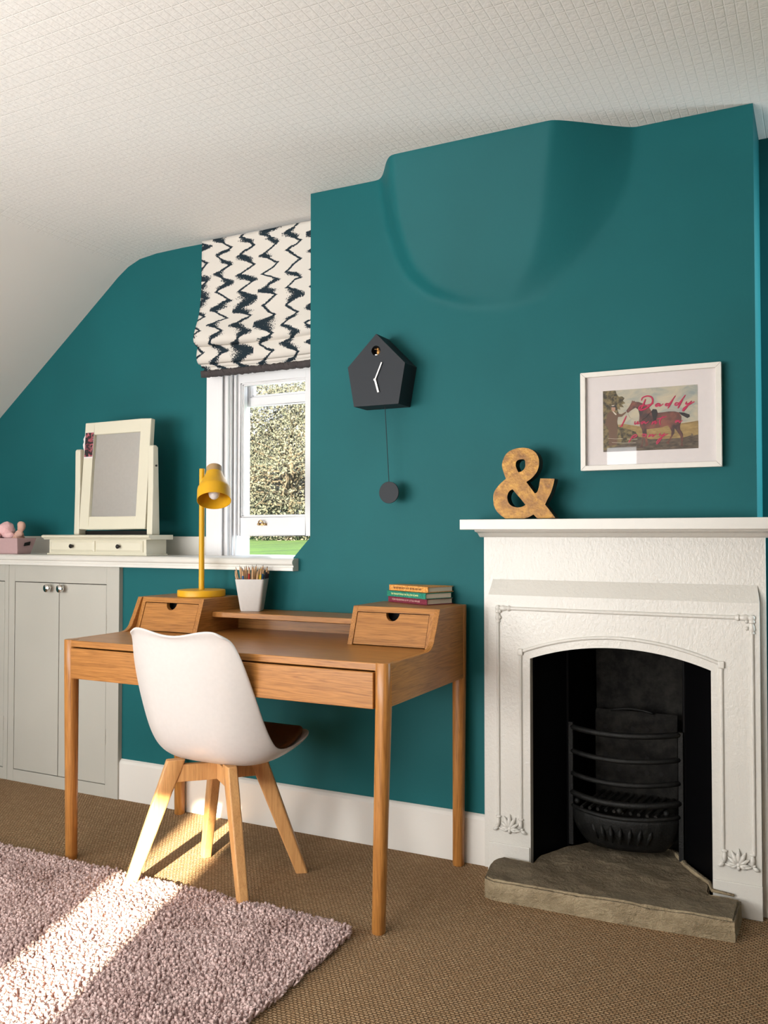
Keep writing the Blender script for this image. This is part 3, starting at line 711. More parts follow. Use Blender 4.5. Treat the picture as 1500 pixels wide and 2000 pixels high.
for i in range(9):
    s_ = (i + .5) / 9; x = GX0 + .05 + (GX1 - GX0 - .10) * s_; y = GY - .006 - .066 * (1 - (2 * s_ - 1) ** 2) ** .8
    a_ = (s_ - .5) * 1.6; m = MB(); m.tube([(x + .020 * math.sin(a_), y - .006, .172), (x + .008 * math.sin(a_), y - .010, .150), (x - .014 * math.sin(a_), y - .006, .118)], [.0035, .008, .003], 8)
    m.build('petal', 'iron', fr_, smooth=True)
for x in (-.735, -.588, -.450): MB().ball((x, GY - .004 - .075 * max(0, 1 - ((x + .586) / .176) ** 2) ** .8, .224), .010, 12, 8).build('stud', 'iron', gr, smooth=True)
for x in (GX0, GX1): MB().box(x - .008, x + .008, GY - .012, GY + .004, .07, .476).build('upright', 'iron', gr, bevel=.002)

# ------------------------------------------------------------------ hearth stone
hp = [(-.932, -.250), (-.905, -.262), (-.55, -.254), (-.224, -.228), (-.218, -.07), (-.232, -.066), (-.303, -.066), (-.312, -.010), (-.35, .038), (-.392, .105), (-.425, .175), (-.455, .25), (-.70, .25), (-.76, .14), (-.80, .07), (-.838, .01), (-.842, -.066), (-.935, -.066), (-.952, -.12), (-.948, -.19)]
bm = bmesh.new(); vs_ = [bm.verts.new((x, y, 0)) for x, y in hp]; fc = bm.faces.new(vs_)
ex = bmesh.ops.extrude_face_region(bm, geom=[fc]); up = [g for g in ex['geom'] if isinstance(g, bmesh.types.BMVert)]
for q in up: q.co.z = .062
bmesh.ops.recalc_face_normals(bm, faces=bm.faces)
bmesh.ops.bevel(bm, geom=[e for e in bm.edges if all(q.co.z > .05 for q in e.verts)], offset=.006, segments=2, affect='EDGES')
bmesh.ops.triangulate(bm, faces=bm.faces)
for _ in range(5):
    le = [e for e in bm.edges if e.calc_length() > .02]
    if not le: break
    bmesh.ops.subdivide_edges(bm, edges=le, cuts=1); bmesh.ops.triangulate(bm, faces=bm.faces)
bm.normal_update()
for q in bm.verts:
    p = q.co.copy(); nn = noise.fractal(p * 9, 1.0, 2.0, 4); n2 = noise.noise(Vector((p.x * 6, p.y * 14, 3)))
    amp = .006 if p.z > .002 else .003
    if p.z > .002: q.co += q.normal * amp * nn * 1.3 + Vector((0, 0, .003 * n2))
    if p.z <= .002: q.co.z = 0
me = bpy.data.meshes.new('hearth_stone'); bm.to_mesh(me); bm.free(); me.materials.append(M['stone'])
me.polygons.foreach_set('use_smooth', [True] * len(me.polygons)); me.set_sharp_from_angle(angle=R(50))
o = bpy.data.objects.new('hearth_stone', me); C.objects.link(o); tag(o, 'worn sandstone hearth slab on the carpet in front of the fireplace', 'hearth')
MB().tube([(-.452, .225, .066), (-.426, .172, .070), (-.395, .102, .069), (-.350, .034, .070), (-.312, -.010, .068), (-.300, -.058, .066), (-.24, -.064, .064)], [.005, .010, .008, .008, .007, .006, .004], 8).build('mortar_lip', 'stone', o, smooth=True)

# ------------------------------------------------------------------ desk
dk = thing('writing_desk', 'oak writing desk with two small drawers and a raised shelf, against the teal wall', 'desk', (-1.69, -.32, 0))
DX0, DX1, DY0, DY1, DT = -2.318, -1.078, -.618, -.022, .745
TB = .018
# top
MB().box(DX0 + .018, DX1 - .018, DY0 + .004, DY1, DT - TB - .004, DT).build('desk_top', 'oakX', dk, bevel=.002)
# side panels with the swept-up profile
sp = [(DY0 + .022, .624), (DY0 + .022, DT), (-.350, DT)]
for i in range(1, 9):
    a = math.pi / 2 * i / 9; sp.append((-.350 + .055 * math.sin(a), DT + .040 * (1 - math.cos(a))))
sp += [(-.283, .800), (-.250, .868), (DY1 - .03, .868), (DY1 - .03, .624)]
for x0, x1 in ((DX0, DX0 + .018), (DX1 - .018, DX1)):
    MB().prism(sp, x0, x1, 'x').build('side_panel', 'oakY', dk, bevel=.0015)
# main drawer and rails
MB().box(DX0 + .042, DX1 - .046, DY0 - .001, DY0 + .018, .617, DT - TB - .008).build('drawer', 'oakX', dk, bevel=.002)
m = MB(); m.box(DX0 + .02, DX1 - .02, DY1 - .02, DY1, .624, DT - TB - .005); m.box(DX0 + .02, DX1 - .02, DY0 + .02, DY1 - .02, .640, .646); m.build('apron', 'oakX', dk)
# legs: rounded, tapered
def leg(xt, yt, xb, yb_, ztop, front=True):
    m = MB(); N = 24; rings = []
    for z, k in ((0, .017), (.004, .0185), (.3, .0200), (.62, .0222), (ztop - .002, .0228), (ztop, .0215)):
        s_ = z / ztop; cx = xb + (xt - xb) * min(1, s_ * 1.15); cy = yb_ + (yt - yb_) * min(1, s_ * 1.15)
        rings.append([(cx + k * math.copysign(abs(math.cos(a)) ** .8, math.cos(a)), cy + k * math.copysign(abs(math.sin(a)) ** .8, math.sin(a)), z) for a in [2 * math.pi * i / N for i in range(N)]])
    v = [p for r_ in rings for p in r_]; f = [(j * N + i, j * N + (i + 1) % N, (j + 1) * N + (i + 1) % N, (j + 1) * N + i) for j in range(len(rings) - 1) for i in range(N)]
    f += [tuple(range(N - 1, -1, -1)), tuple((len(rings) - 1) * N + i for i in range(N))]
    m.add(v, f); return m.build('leg', 'oakZ', dk, smooth='auto')
leg(DX1 - .024, DY0 + .022, DX1 - .034, DY0 + .010, DT + .001); leg(DX0 + .022, DY0 + .022, DX0 + .020, DY0 + .030, DT + .001)
leg(DX1 - .019, DY1 - .018, DX1 - .022, DY1 - .024, .867); leg(DX0 + .021, DY1 - .018, DX0 + .034, DY1 - .024, .867)
# hutch boxes
def hutch(x0, x1, sideL, sideR):
    # case panels follow the raked front: front y(z) from -.285 at the desk top to -.243 at z .868
    yf = lambda z: -.287 + (z - DT) * (.044 / .123)
    pan = [(yf(DT), DT), (yf(.868), .868), (DY1, .868), (DY1, DT)]
    for sx_, do in ((x0, sideL), (x1 - .018, sideR)):
        if do: MB().prism(pan, sx_, sx_ + .018, 'x').build('drawer_case_side', 'oakY', dk, bevel=.001)
    a, b = (x0 + .018 if sideL else x0 + .0005), (x1 - .018 if sideR else x1 - .0005)
    MB().prism([(yf(.850), .850), (yf(.868), .868), (DY1, .868), (DY1, .850)], a, b, 'x').build('drawer_case_top', 'oakX', dk, bevel=.001)
    MB().prism([(yf(DT) + .05, DT), (yf(.84) + .05, .85), (DY1, .85), (DY1, DT)], a, b, 'x').build('drawer_case_inner', 'dark', dk)
    # inner frame stile next to the outer side
    fa, fb = a + (.0 if sideL else .018), b - (.0 if sideR else .018)
    if not sideL: MB().prism([(yf(DT), DT), (yf(.850), .850), (yf(.85) + .03, .85), (yf(DT) + .03, DT)], a, fa, 'x').build('drawer_case_stile', 'oakZ', dk)
    if not sideR: MB().prism([(yf(DT), DT), (yf(.850), .850), (yf(.85) + .03, .85), (yf(DT) + .03, DT)], fb, b, 'x').build('drawer_case_stile', 'oakZ', dk)
    # raked drawer front with a half-moon finger cut
    fa += .002; fb -= .002; z0, z1 = DT + .003, .8475; xm = (fa + fb) / 2 - .0; r_ = .024
    poly = [(fa, z0), (fb, z0), (fb, z1), (xm + r_, z1)] + [(xm + r_ * math.cos(t_), z1 - r_ * math.sin(t_)) for t_ in [math.pi * i / 16 for i in range(1, 16)]] + [(xm - r_, z1), (fa, z1)]
    m = MB(); n = len(poly); v = [(x, yf(z) + .002, z) for x, z in poly] + [(x, yf(z) + .018, z) for x, z in poly]
    f = [tuple(range(n)), tuple(range(2 * n - 1, n - 1, -1))] + [(i, i + n, (i + 1) % n + n, (i + 1) % n) for i in range(n)]
    m.add(v, f); m.build('small_drawer', 'oakX', dk)
hutch(-1.392, DX1 - .018, True, False)
hutch(DX0 + .018, -2.012, False, True)
MB().box(-2.012, -1.392, -.195, DY1, .800, .819).build('raised_shelf', 'oakX', dk, bevel=.0015)
MB().box(-2.012, -1.392, DY1 - .012, DY1, DT, .780).build('back_board', 'oakX', dk)

# ------------------------------------------------------------------ desk lamp
la = thing('desk_lamp', 'mustard yellow desk lamp on the left end of the oak desk', 'lamp', (-2.12, -.125, .868))
LX, LY = -2.122, -.120
MB().lathe([(.088, 0), (.0905, .002), (.0905, .021), (.089, .0245), (.0, .0245)], 48, (LX, LY, .868)).build('base', 'yellow', la, smooth='auto')
MB().tube([(LX, LY, .892), (LX, LY, 1.355)], .0105, 20).build('pole', 'yellow', la, smooth='auto')
# shade: axis tilts down toward the room
ax = Vector((.291, -.380, -.878)).normalized(); q_ = (-ax).to_track_quat('Z', 'Y').to_matrix().to_4x4()
sc_ = Vector((-2.056, -.130, 1.360))       # top of the cap
def sh(r, d): return (r, -d)
MB().lathe([sh(0, 0), sh(.026, .001), sh(.0295, .005), sh(.031, .030)], 36, sc_, q_).build('cap', 'lampcap', la, smooth='auto')
m = MB(); m.lathe([sh(.031, .030), sh(.034, .040), sh(.046, .070), sh(.0555, .090), sh(.0605, .098), sh(.062, .106), sh(.0625, .150), sh(.061, .150), sh(.0595, .106), sh(.054, .094), sh(.044, .074), sh(.032, .044), sh(.029, .033)], 48, sc_, q_)
m.build('lamp_shade', 'yellow', la, smooth='auto')
MB().lathe([sh(.0, .050), sh(.012, .052), sh(.013, .080), sh(.017, .092), sh(.0215, .106), sh(.022, .118), sh(.018, .132), sh(.010, .140), sh(0, .142)], 28, sc_, q_).build('bulb', 'bulb', la, smooth=True)
MB().tube([(LX, LY, 1.310), tuple(sc_ + ax * .045 + Vector((-.020, .014, 0)))], .009, 12).build('arm', 'yellow', la, smooth='auto')

# ------------------------------------------------------------------ pencil cup and pencils
cu = thing('pencil_cup', 'white square tapered plastic cup full of pencils on the raised shelf of the desk', 'cup', (-1.895, -.085, .8192))
cx_, cy_ = -1.903, -.098
CUPR = Matrix.Translation((cx_, cy_, 0)) @ Matrix.Rotation(R(24), 4, 'Z') @ Matrix.Translation((-cx_, -cy_, 0))
def rsq(hw, z, r=.012, n=5):
    out = []
    for qx, qy, a0 in ((1, 1, 0), (-1, 1, 90), (-1, -1, 180), (1, -1, 270)):
        for i in range(n + 1):
            a = R(a0 + 90 * i / n); out.append((cx_ + qx * (hw - r) + r * math.cos(a), cy_ + qy * (hw - r) + r * math.sin(a), z))
    return out
m = MB(); rg = [rsq(.036, .8195, .010), rsq(.0385, .824), rsq(.0545, .9385, .010), rsq(.0525, .9385, .009), rsq(.037, .826, .010)]
n = len(rg[0]); v = [p for r_ in rg for p in r_]; f = [(j * n + i, j * n + (i + 1) % n, (j + 1) * n + (i + 1) % n, (j + 1) * n + i) for j in range(4) for i in range(n)]
f += [tuple(range(n - 1, -1, -1)), tuple(4 * n + i for i in range(n))]; m.add(v, f); m.build('cup_body', 'plastic', cu, smooth='auto', xf=CUPR)
wood_nat = plain('natural_pencil_wood', (0.55, 0.33, 0.17, 1), .6); dark_lead = plain('dark_pencil_tip', (0.03, 0.02, 0.02, 1), .5)
def pencil_mesh(col):
    m1 = MB(); m1.lathe([(.0001, 0), (.0037, 0), (.0037, .125)], 6); m2 = MB(); m2.lathe([(.0037, .125), (.0012, .142)], 6); m3 = MB(); m3.lathe([(.0012, .142), (.0002, .148)], 6)
    return m1, m2, m3, col
kinds = [('natural', (0.56, 0.34, 0.18, 1), 'plain natural wood pencil in the white cup'), ('blue', (0.02, 0.11, 0.26, 1), 'blue pencil at the left front of the white cup'), ('red', (0.35, 0.02, 0.015, 1), 'red pencil standing in the white cup'),
         ('yellow', (0.75, 0.48, 0.02, 1), 'yellow pencil at the right front of the white cup'), ('dark', (0.03, 0.02, 0.035, 1), 'dark pencil at the right side of the white cup')]
protos = {}
slots = []
for i in range(6):
    for j in range(6):
        slots.append((i, j))
def kind_for(i, j):
    if j == 0 and i == 0: return 'natural'
    if (i, j) == (1, 0): return 'blue'
    if (i, j) == (2, 0): return 'red'
    if (i, j) in ((5, 0), (4, 1)): return 'yellow'
    if (i, j) == (5, 1): return 'blue2'
    if i == 5 or (i == 4 and j > 3): return 'dark'
    return 'natural'
info = {k: (c_, l_) for k, c_, l_ in kinds}; info['blue2'] = (info['blue'][0], 'blue pencil behind the yellow ones at the right of the white cup')
for (i, j) in slots:
    k = kind_for(i, j)
    if k not in protos:
        c_, l_ = info[k]; root = thing('pencil', l_, 'pencil', group='pencils in the white cup')
        a, b, c2, _ = pencil_mesh(c_); a.build('barrel', plain('pencil_' + k, c_, .45), root); b.build('sharpened_wood', wood_nat, root); c2.build('lead', dark_lead if k in ('natural', 'dark') else plain('lead_' + k, c_, .5), root)
        protos[k] = root; o = root
    else:
        src = protos[k]; o = src.copy(); C.objects.link(o)
        for ch in list(src.children):
            cc = ch.copy(); C.objects.link(cc); cc.parent = o
    fx, fy = i / 5 - .5, j / 5 - .5
    bp_ = CUPR @ Vector((cx_ + fx * .060, cy_ + fy * .060, 0)); tp_ = CUPR @ Vector((cx_ + fx * .090, cy_ + fy * .090, 0)); bx, by, tx, ty = bp_.x, bp_.y, tp_.x, tp_.y
    o.location = (bx, by, .8275 + random.uniform(.002, .014) + .003 * (j > 2))
    dv = Vector((tx - bx + random.uniform(-.008, .008), ty - by + random.uniform(-.005, .005), .12))
    o.rotation_euler = dv.to_track_quat('Z', 'Y').to_euler(); s_ = 1.0
    if (i, j) == (1, 0): o.location.z -= .004
n_ = 0
for o in [x for x in C.objects if x.name.startswith('pencil') and x.get('group') == 'pencils in the white cup' and x['label'] == info['yellow'][1]]:
    o['label'] = ['yellow pencil at the right front corner of the white cup', 'yellow pencil just behind the front row of the white cup'][n_ % 2]; n_ += 1

# ------------------------------------------------------------------ books
def text_mesh(s, size, ext=0.0, font_shear=0.0, spacing=1.0):
    cu_ = bpy.data.curves.new('txt', 'FONT'); cu_.body = s; cu_.size = size; cu_.extrude = ext; cu_.align_x = 'CENTER'; cu_.align_y = 'CENTER'; cu_.space_character = spacing; cu_.shear = font_shear
    o = bpy.data.objects.new('txt', cu_); C.objects.link(o); dg = bpy.context.evaluated_depsgraph_get(); me = bpy.data.meshes.new_from_object(o.evaluated_get(dg))
    bpy.data.objects.remove(o); bpy.data.curves.remove(cu_); return me
def cover_mat(name, c1, c2, scale=220):
    t = NT(name); return t.set(t.ramp(t.noise(t.co(), scale, 3, 0.7), [(0.38, c1), (0.62, c2)]), 0.55)
bang = math.atan2(-.138 + .044, -1.177 + 1.374)
specs = [('small hardback with a crimson spine, bottom of the three-book stack on the desk', cover_mat('crimson_cloth', (0.16, 0.008, 0.03, 1), (0.25, 0.03, 0.06, 1)), (0.8, 0.55, 0.5, 1), 'TOM FISHERMAN & MY LITTLE HOUSE', .207, .000, .0),
         ('small hardback with a patterned green spine, middle of the three-book stack on the desk', cover_mat('green_marbled_cloth', (0.005, 0.10, 0.06, 1), (0.02, 0.30, 0.20, 1)), (0.85, 0.9, 0.4, 1), 'THE PENDLETONS & THE YELLOW FLOWER', .212, -.006, R(-1)),
         ('small hardback with a speckled orange spine, top of the three-book stack on the desk', cover_mat('orange_speckled_cloth', (0.55, 0.17, 0.01, 1), (0.80, 0.42, 0.12, 1)), (0.03, 0.01, 0.03, 1), 'THE HIDDEN FOX & MY SILVER NATURE', .202, .004, R(1.5))]
zb = .8685
for lab, mt, tcol, txt, L, dy, da in specs:
    th = .0200; bk = thing('book', lab, 'book', (-1.374 + .012, -.044, zb), bang + da, 'hardback books on the desk')
    Wd = .118; y0 = dy
    def bb(x0, x1, y0_, y1_, z0_, z1_, nm, mt_, bev=.0008):
        o = MB().box(x0, x1, y0_, y1_, z0_, z1_).build(nm, mt_, None, bevel=bev); o.parent = bk; return o
    m = MB(); m.box(0, L, y0, y0 + Wd, .0002, .0022); m.box(0, L, y0, y0 + Wd, th - .0022, th - .0004); m.box(0, L, y0 - .001, y0 + .003, .0002, th - .0004)
    o = m.build('cover', mt, None, bevel=.001); o.parent = bk
    bb(.003, L - .003, y0 + .003, y0 + Wd - .004, .0022, th - .0022, 'page_block', 'paper')
    me = text_mesh(txt, .0085, .0002); me.materials.append(plain('foil_' + txt[:6].strip(), tcol, .4)); o = bpy.data.objects.new('spine_title', me); C.objects.link(o); o.parent = bk
    o.location = (L * .47, y0 - .0014, th / 2); o.rotation_euler = (R(90), 0, 0); wd = max(v_.co.x for v_ in me.vertices) - min(v_.co.x for v_ in me.vertices); o.scale = (.150 / wd, 1, 1)
    zb += th

# ------------------------------------------------------------------ cuckoo clock
ck = thing('cuckoo_clock', 'charcoal five-sided cuckoo clock with long pendulum on the teal wall', 'clock', (-1.38, 0, 1.65))
pent = [(-1.383, 1.803), (-1.496, 1.694), (-1.471, 1.553), (-1.297, 1.553), (-1.272, 1.692)]
CYF = -.098
hole_c = (-1.384, 1.744); hr = .0175; N = 32
# body as shell with round hole in the front
m = MB(); 
circ = [(hole_c[0] + hr * math.cos(2 * math.pi * i / N), hole_c[1] + hr * math.sin(2 * math.pi * i / N)) for i in range(N)]
def ray_pent(a):
    dx, dz = math.cos(a), math.sin(a); best = None
    for i in range(5):
        (x1, z1), (x2, z2) = pent[i], pent[(i + 1) % 5]; ex, ez = x2 - x1, z2 - z1; den = dx * ez - dz * ex
        if abs(den) < 1e-9: continue
        t1 = ((x1 - hole_c[0]) * ez - (z1 - hole_c[1]) * ex) / den; t2 = ((x1 - hole_c[0]) * dz - (z1 - hole_c[1]) * dx) / den
        if t1 > 0 and -1e-6 <= t2 <= 1 + 1e-6 and (best is None or t1 < best): best = t1
    return (hole_c[0] + dx * best, hole_c[1] + dz * best)
angs = sorted([2 * math.pi * i / N for i in range(N)] + [math.atan2(z - hole_c[1], x - hole_c[0]) % (2 * math.pi) for x, z in pent])
n = len(angs); inn = [(hole_c[0] + hr * math.cos(a), hole_c[1] + hr * math.sin(a)) for a in angs]; out = [ray_pent(a) for a in angs]
v = [(x, CYF, z) for x, z in inn] + [(x, CYF, z) for x, z in out] + [(x, CYF + .03, z) for x, z in inn] + [(x, -.001, z) for x, z in out]
f = []
for i in range(n):
    j = (i + 1) % n; f += [(i, j, n + j, n + i), (i, 2 * n + i, 2 * n + j, j), (n + i, n + j, 3 * n + j, 3 * n + i)]
f.append(tuple(3 * n + i for i in range(n))); m.add(v, f); m.build('clock_case', 'charcoal', ck, smooth='auto')
MB().lathe([(0, 0), (hr, 0), (hr, .002), (0, .002)], 32, (hole_c[0], CYF + .030, hole_c[1]), Matrix.Rotation(R(90), 4, 'X')).build('bird_recess', 'dark', ck)
m = MB(); m.ball((hole_c[0] + .004, CYF + .014, hole_c[1] - .004), (.007, .007, .009), 14, 10); m.ball((hole_c[0] + .002, CYF + .012, hole_c[1] + .007), .005, 12, 8); m.tube([(hole_c[0] - .0, CYF + .008, hole_c[1] + .007), (hole_c[0] - .007, CYF + .003, hole_c[1] + .006)], [.002, .0004], 6)
tag(m.build('bird', plain('gilded_bird', (0.55, 0.28, 0.08, 1), .35, .3), ck, smooth=True), 'small golden bird in the round hole')
MB().box(hole_c[0] - .003, hole_c[0] + .006, CYF - .001, CYF + .010, hole_c[1] - .0165, hole_c[1] - .0135).build('perch', 'silver', ck)
hx, hz = -1.385, 1.642
def hand(dx, dz, wd):
    L = math.hypot(dx, dz); u_ = Vector((dx / L, 0, dz / L)); p_ = Vector((u_.z, 0, -u_.x)); a = Vector((hx, CYF - .006, hz)) - u_ * .004; b = Vector((hx + dx, CYF - .006, hz + dz)); m = MB()
    q = [a - p_ * wd, b - p_ * wd, b + p_ * wd, a + p_ * wd]; d_ = Vector((0, .0015, 0)); m.add(q + [x + d_ for x in q], [(0, 1, 2, 3), (7, 6, 5, 4), (0, 4, 5, 1), (1, 5, 6, 2), (2, 6, 7, 3), (3, 7, 4, 0)]); return m
hand(.026, .058, .0023).build('minute_hand', 'silver', ck); hand(.013, -.045, .0033).build('hour_hand', 'silver', ck)
MB().lathe([(.0045, 0), (.0045, .004), (0, .005)], 16, (hx, CYF - .004, hz), Matrix.Rotation(R(90), 4, 'X')).build('hand_boss', 'silver', ck)
pd_y = -.060
MB().tube([(-1.368, pd_y, 1.56), (-1.352, pd_y, 1.285)], .0013, 8).build('pendulum_rod', 'charcoal', ck)
MB().lathe([(0, 0), (.038, 0), (.038, .005), (0, .005)], 40, (-1.352, pd_y + .003, 1.250), Matrix.Rotation(R(90), 4, 'X')).build('pendulum_disc', 'charcoal', ck, smooth='auto', bevel=.0008)

# ------------------------------------------------------------------ ampersand
def curve_solid(name, loops, y0, depth, mats):
    cu_ = bpy.data.curves.new(name, 'CURVE'); cu_.dimensions = '2D'; cu_.fill_mode = 'BOTH'; cu_.extrude = depth / 2; cu_.resolution_u = 6
    for lp, sharp in loops:
        sp_ = cu_.splines.new('BEZIER'); sp_.bezier_points.add(len(lp) - 1); sp_.use_cyclic_u = True
        for i, (x, z) in enumerate(lp):
            b = sp_.bezier_points[i]; b.co = (x, z, 0)
            b.handle_left_type = b.handle_right_type = 'VECTOR' if i in sharp else 'AUTO'
    o = bpy.data.objects.new(name, cu_); C.objects.link(o); dg = bpy.context.evaluated_depsgraph_get(); me = bpy.data.meshes.new_from_object(o.evaluated_get(dg)); bpy.data.objects.remove(o); bpy.data.curves.remove(cu_)
    me.transform(Matrix.Translation((0, y0 + depth / 2, 0)) @ Matrix.Rotation(R(90), 4, 'X'))
    me.materials.clear()
    for q in mats: me.materials.append(M[q])
    for p in me.polygons:
        p.material_index = 0 if p.normal.y < -.5 else (1 if len(mats) > 1 else 0)
    o = bpy.data.objects.new(name, me); C.objects.link(o); return o
A0 = [(-0.861, 1.381), (-0.837, 1.378), (-0.817, 1.368), (-0.804, 1.35), (-0.801, 1.328), (-0.806, 1.307), (-0.817, 1.291), (-0.829, 1.28), (-0.843, 1.271), (-0.831, 1.255), (-0.815, 1.234), (-0.809, 1.237), (-0.803, 1.25), (-0.8, 1.266), (-0.797, 1.281), (-0.751, 1.279), (-0.756, 1.257), (-0.764, 1.234), (-0.776, 1.211), (-0.782, 1.198), (-0.77, 1.183), (-0.749, 1.155), (-0.808, 1.155), (-0.82, 1.167), (-0.838, 1.158), (-0.85, 1.155), (-0.914, 1.155), (-0.934, 1.17), (-0.949, 1.19), (-0.954, 1.214), (-0.952, 1.238), (-0.94, 1.257), (-0.924, 1.273), (-0.911, 1.283), (-0.919, 1.305), (-0.924, 1.327), (-0.919, 1.348), (-0.907, 1.366), (-0.886, 1.377)]
A1 = [(-0.862, 1.344), (-0.849, 1.342), (-0.846, 1.33), (-0.848, 1.316), (-0.858, 1.306), (-0.869, 1.303), (-0.875, 1.315), (-0.878, 1.327), (-0.874, 1.339)]
A2 = [(-0.889, 1.249), (-0.878, 1.236), (-0.862, 1.218), (-0.846, 1.198), (-0.858, 1.192), (-0.879, 1.191), (-0.897, 1.199), (-0.906, 1.217), (-0.905, 1.233), (-0.899, 1.243)]
am = curve_solid('ampersand_ornament', [(A0, {8, 10, 14, 15, 19, 21, 22, 23, 25, 26, 33}), (A1, {5}), (A2, {0, 3})], -.100, .042, ['gold', 'gold_side'])
for v_ in am.data.vertices: v_.co.z = max(v_.co.z, 1.1522)
tag(am, 'antiqued gold ampersand ornament standing on the left of the mantel shelf', 'ornament')

# ------------------------------------------------------------------ framed print
pf = thing('framed_print', 'white framed horse print with pink handwriting on the chimney breast', 'picture', (-.476, 0, 1.46))
px0, px1, pz0, pz1 = -.686, -.265, 1.306, 1.618
fw = .0155; y0 = -.030
m = MB()
A = [(px0, pz0), (px1, pz0), (px1, pz1), (px0, pz1)]; B = [(px0 + fw, pz0 + fw), (px1 - fw, pz0 + fw), (px1 - fw, pz1 - fw), (px0 + fw, pz1 - fw)]
v = [(x, y0, z) for x, z in A] + [(x, y0, z) for x, z in B] + [(x, -.001, z) for x, z in A] + [(x, -.012, z) for x, z in B]
f = []
for i in range(4):
    j = (i + 1) % 4; f += [(i, j, 4 + j, 4 + i), (i, 8 + i, 8 + j, j), (4 + i, 4 + j, 12 + j, 12 + i)]
f.append((8, 9, 10, 11)); m.add(v, f); fo = m.build('frame', 'frame_white', pf, bevel=.0008)
m = MB()
for i in range(4):
    a = Vector((A[i][0], y0 - .0002, A[i][1])); b = Vector((B[i][0], y0 - .0002, B[i][1])); m.tube([a.lerp(b, .03), a.lerp(b, .97)], .0004, 4)
m.build('mitre_line', plain('mitre_shadow', (0.2, 0.18, 0.16, 1), .8), fo)
MB().box(px0 + fw, px1 - fw, -.016, -.014, pz0 + fw, pz1 - fw).build('mount', 'mat', pf)
ax0, ax1, az0, az1 = -.617, -.333, 1.364, 1.557
def art(cxp, cyp, lay):
    u_ = (cxp - 108) / 1270; top = 165 - 107 * u_; bot = 980 - 68 * u_; v_ = (cyp - top) / (bot - top)
    return (ax0 + (ax1 - ax0) * u_, -.0162 - .00012 * lay, az1 - (az1 - az0) * v_)
t = NT('print_sky'); v = t.co(scale=(1, 1, 2.2)); M['p_sky'] = t.set(t.ramp(t.noise(v, 14, 4, 0.6, 1.0), [(0.3, (0.26, 0.30, 0.29, 1)), (0.5, (0.44, 0.41, 0.32, 1)), (0.7, (0.52, 0.46, 0.33, 1))]), .6)
t = NT('print_field'); v = t.co(scale=(1, 1, 3)); M['p_field'] = t.set(t.ramp(t.noise(v, 40, 4, 0.7), [(0.3, (0.20, 0.13, 0.045, 1)), (0.7, (0.42, 0.29, 0.11, 1))]), .6)
t = NT('print_ground'); v = t.co(scale=(1, 1, 3)); M['p_ground'] = t.set(t.ramp(t.noise(v, 50, 4, 0.7), [(0.35, (0.035, 0.028, 0.02, 1)), (0.7, (0.17, 0.12, 0.08, 1))]), .6)
t = NT('print_foliage'); v = t.co(); M['p_tree'] = t.set(t.ramp(t.noise(v, 90, 4, 0.7), [(0.40, (0.03, 0.026, 0.015, 1)), (0.62, (0.24, 0.18, 0.075, 1))]), .6)
t = NT('print_horse'); v = t.co(); M['p_horse'] = t.set(t.ramp(t.noise(v, 28, 4, 0.6), [(0.38, (0.035, 0.012, 0.012, 1)), (0.62, (0.22, 0.065, 0.04, 1))]), .5)
M['p_dark'] = plain('print_dark', (0.012, 0.010, 0.012, 1), .6); M['p_coat'] = plain('print_coat', (0.14, 0.075, 0.045, 1), .6, scale=120); M['p_skin'] = plain('print_skin', (0.45, 0.25, 0.17, 1), .6); M['p_pale'] = plain('print_pale', (0.62, 0.56, 0.46, 1), .6)
M['p_pink'] = plain('print_crimson_ink', (0.46, 0.006, 0.07, 1), .5)
pr_ = MB().box(ax0, ax1, -.0166, -.0161, az0, az1).build('artwork', 'p_sky', pf)
def shape(name, poly, mat, lay):
    pts_ = [art(x, y, lay + 4) for x, y in poly]; tris = tessellate_polygon([[Vector((p[0], p[2], 0)) for p in pts_]])
    me = bpy.data.meshes.new(name); me.from_pydata(pts_, [], [tuple(q) for q in tris]); me.materials.append(M[mat]); o = bpy.data.objects.new(name, me); C.objects.link(o); attach(o, pr_); return o
shape('painted_field', [(108, 640), (400, 600), (700, 640), (1000, 610), (1180, 580), (1382, 545), (1382, 912), (110, 980)], 'p_field', 1)
shape('painted_ground', [(109, 700), (300, 690), (430, 720), (560, 760), (760, 800), (1000, 790), (1200, 770), (1290, 740), (1300, 710), (1320, 745), (1382, 730), (1382, 912), (110, 980)], 'p_ground', 2)
rag = [(108, 165), (285, 152), (300, 200), (330, 235), (375, 230), (410, 255), (385, 290), (420, 320), (370, 340), (400, 375), (340, 375), (350, 410), (310, 400), (330, 470), (300, 560), (320, 640), (420, 660), (560, 700), (600, 790), (500, 840), (380, 870), (110, 960)]
shape('painted_tree', rag, 'p_tree', 3)
shape('painted_horse', [(515, 280), (528, 296), (540, 284), (552, 300), (600, 302), (680, 330), (740, 370), (770, 420), (800, 435), (860, 445), (940, 435), (1000, 425), (1080, 423), (1140, 440), (1168, 490), (1165, 560), (1150, 610), (1148, 660), (1185, 720), (1188, 800), (1178, 850), (1192, 890), (1150, 892), (1165, 840), (1150, 750), (1100, 680), (1078, 650), (1075, 710), (1040, 770), (1008, 830), (1000, 862), (955, 848), (990, 815), (1030, 750), (1035, 690), (1010, 640), (990, 612), (900, 640), (800, 655), (704, 668), (708, 740), (718, 830), (728, 880), (680, 900), (692, 860), (682, 790), (668, 770), (650, 850), (655, 910), (608, 915), (640, 860), (655, 740), (640, 660), (615, 620), (605, 560), (612, 480), (595, 405), (560, 380), (520, 402), (480, 430), (458, 450), (437, 442), (432, 420), (470, 370), (498, 320)], 'p_horse', 4)
shape('painted_tail', [(1130, 432), (1200, 438), (1270, 462), (1278, 490), (1245, 512), (1165, 470)], 'p_dark', 5)
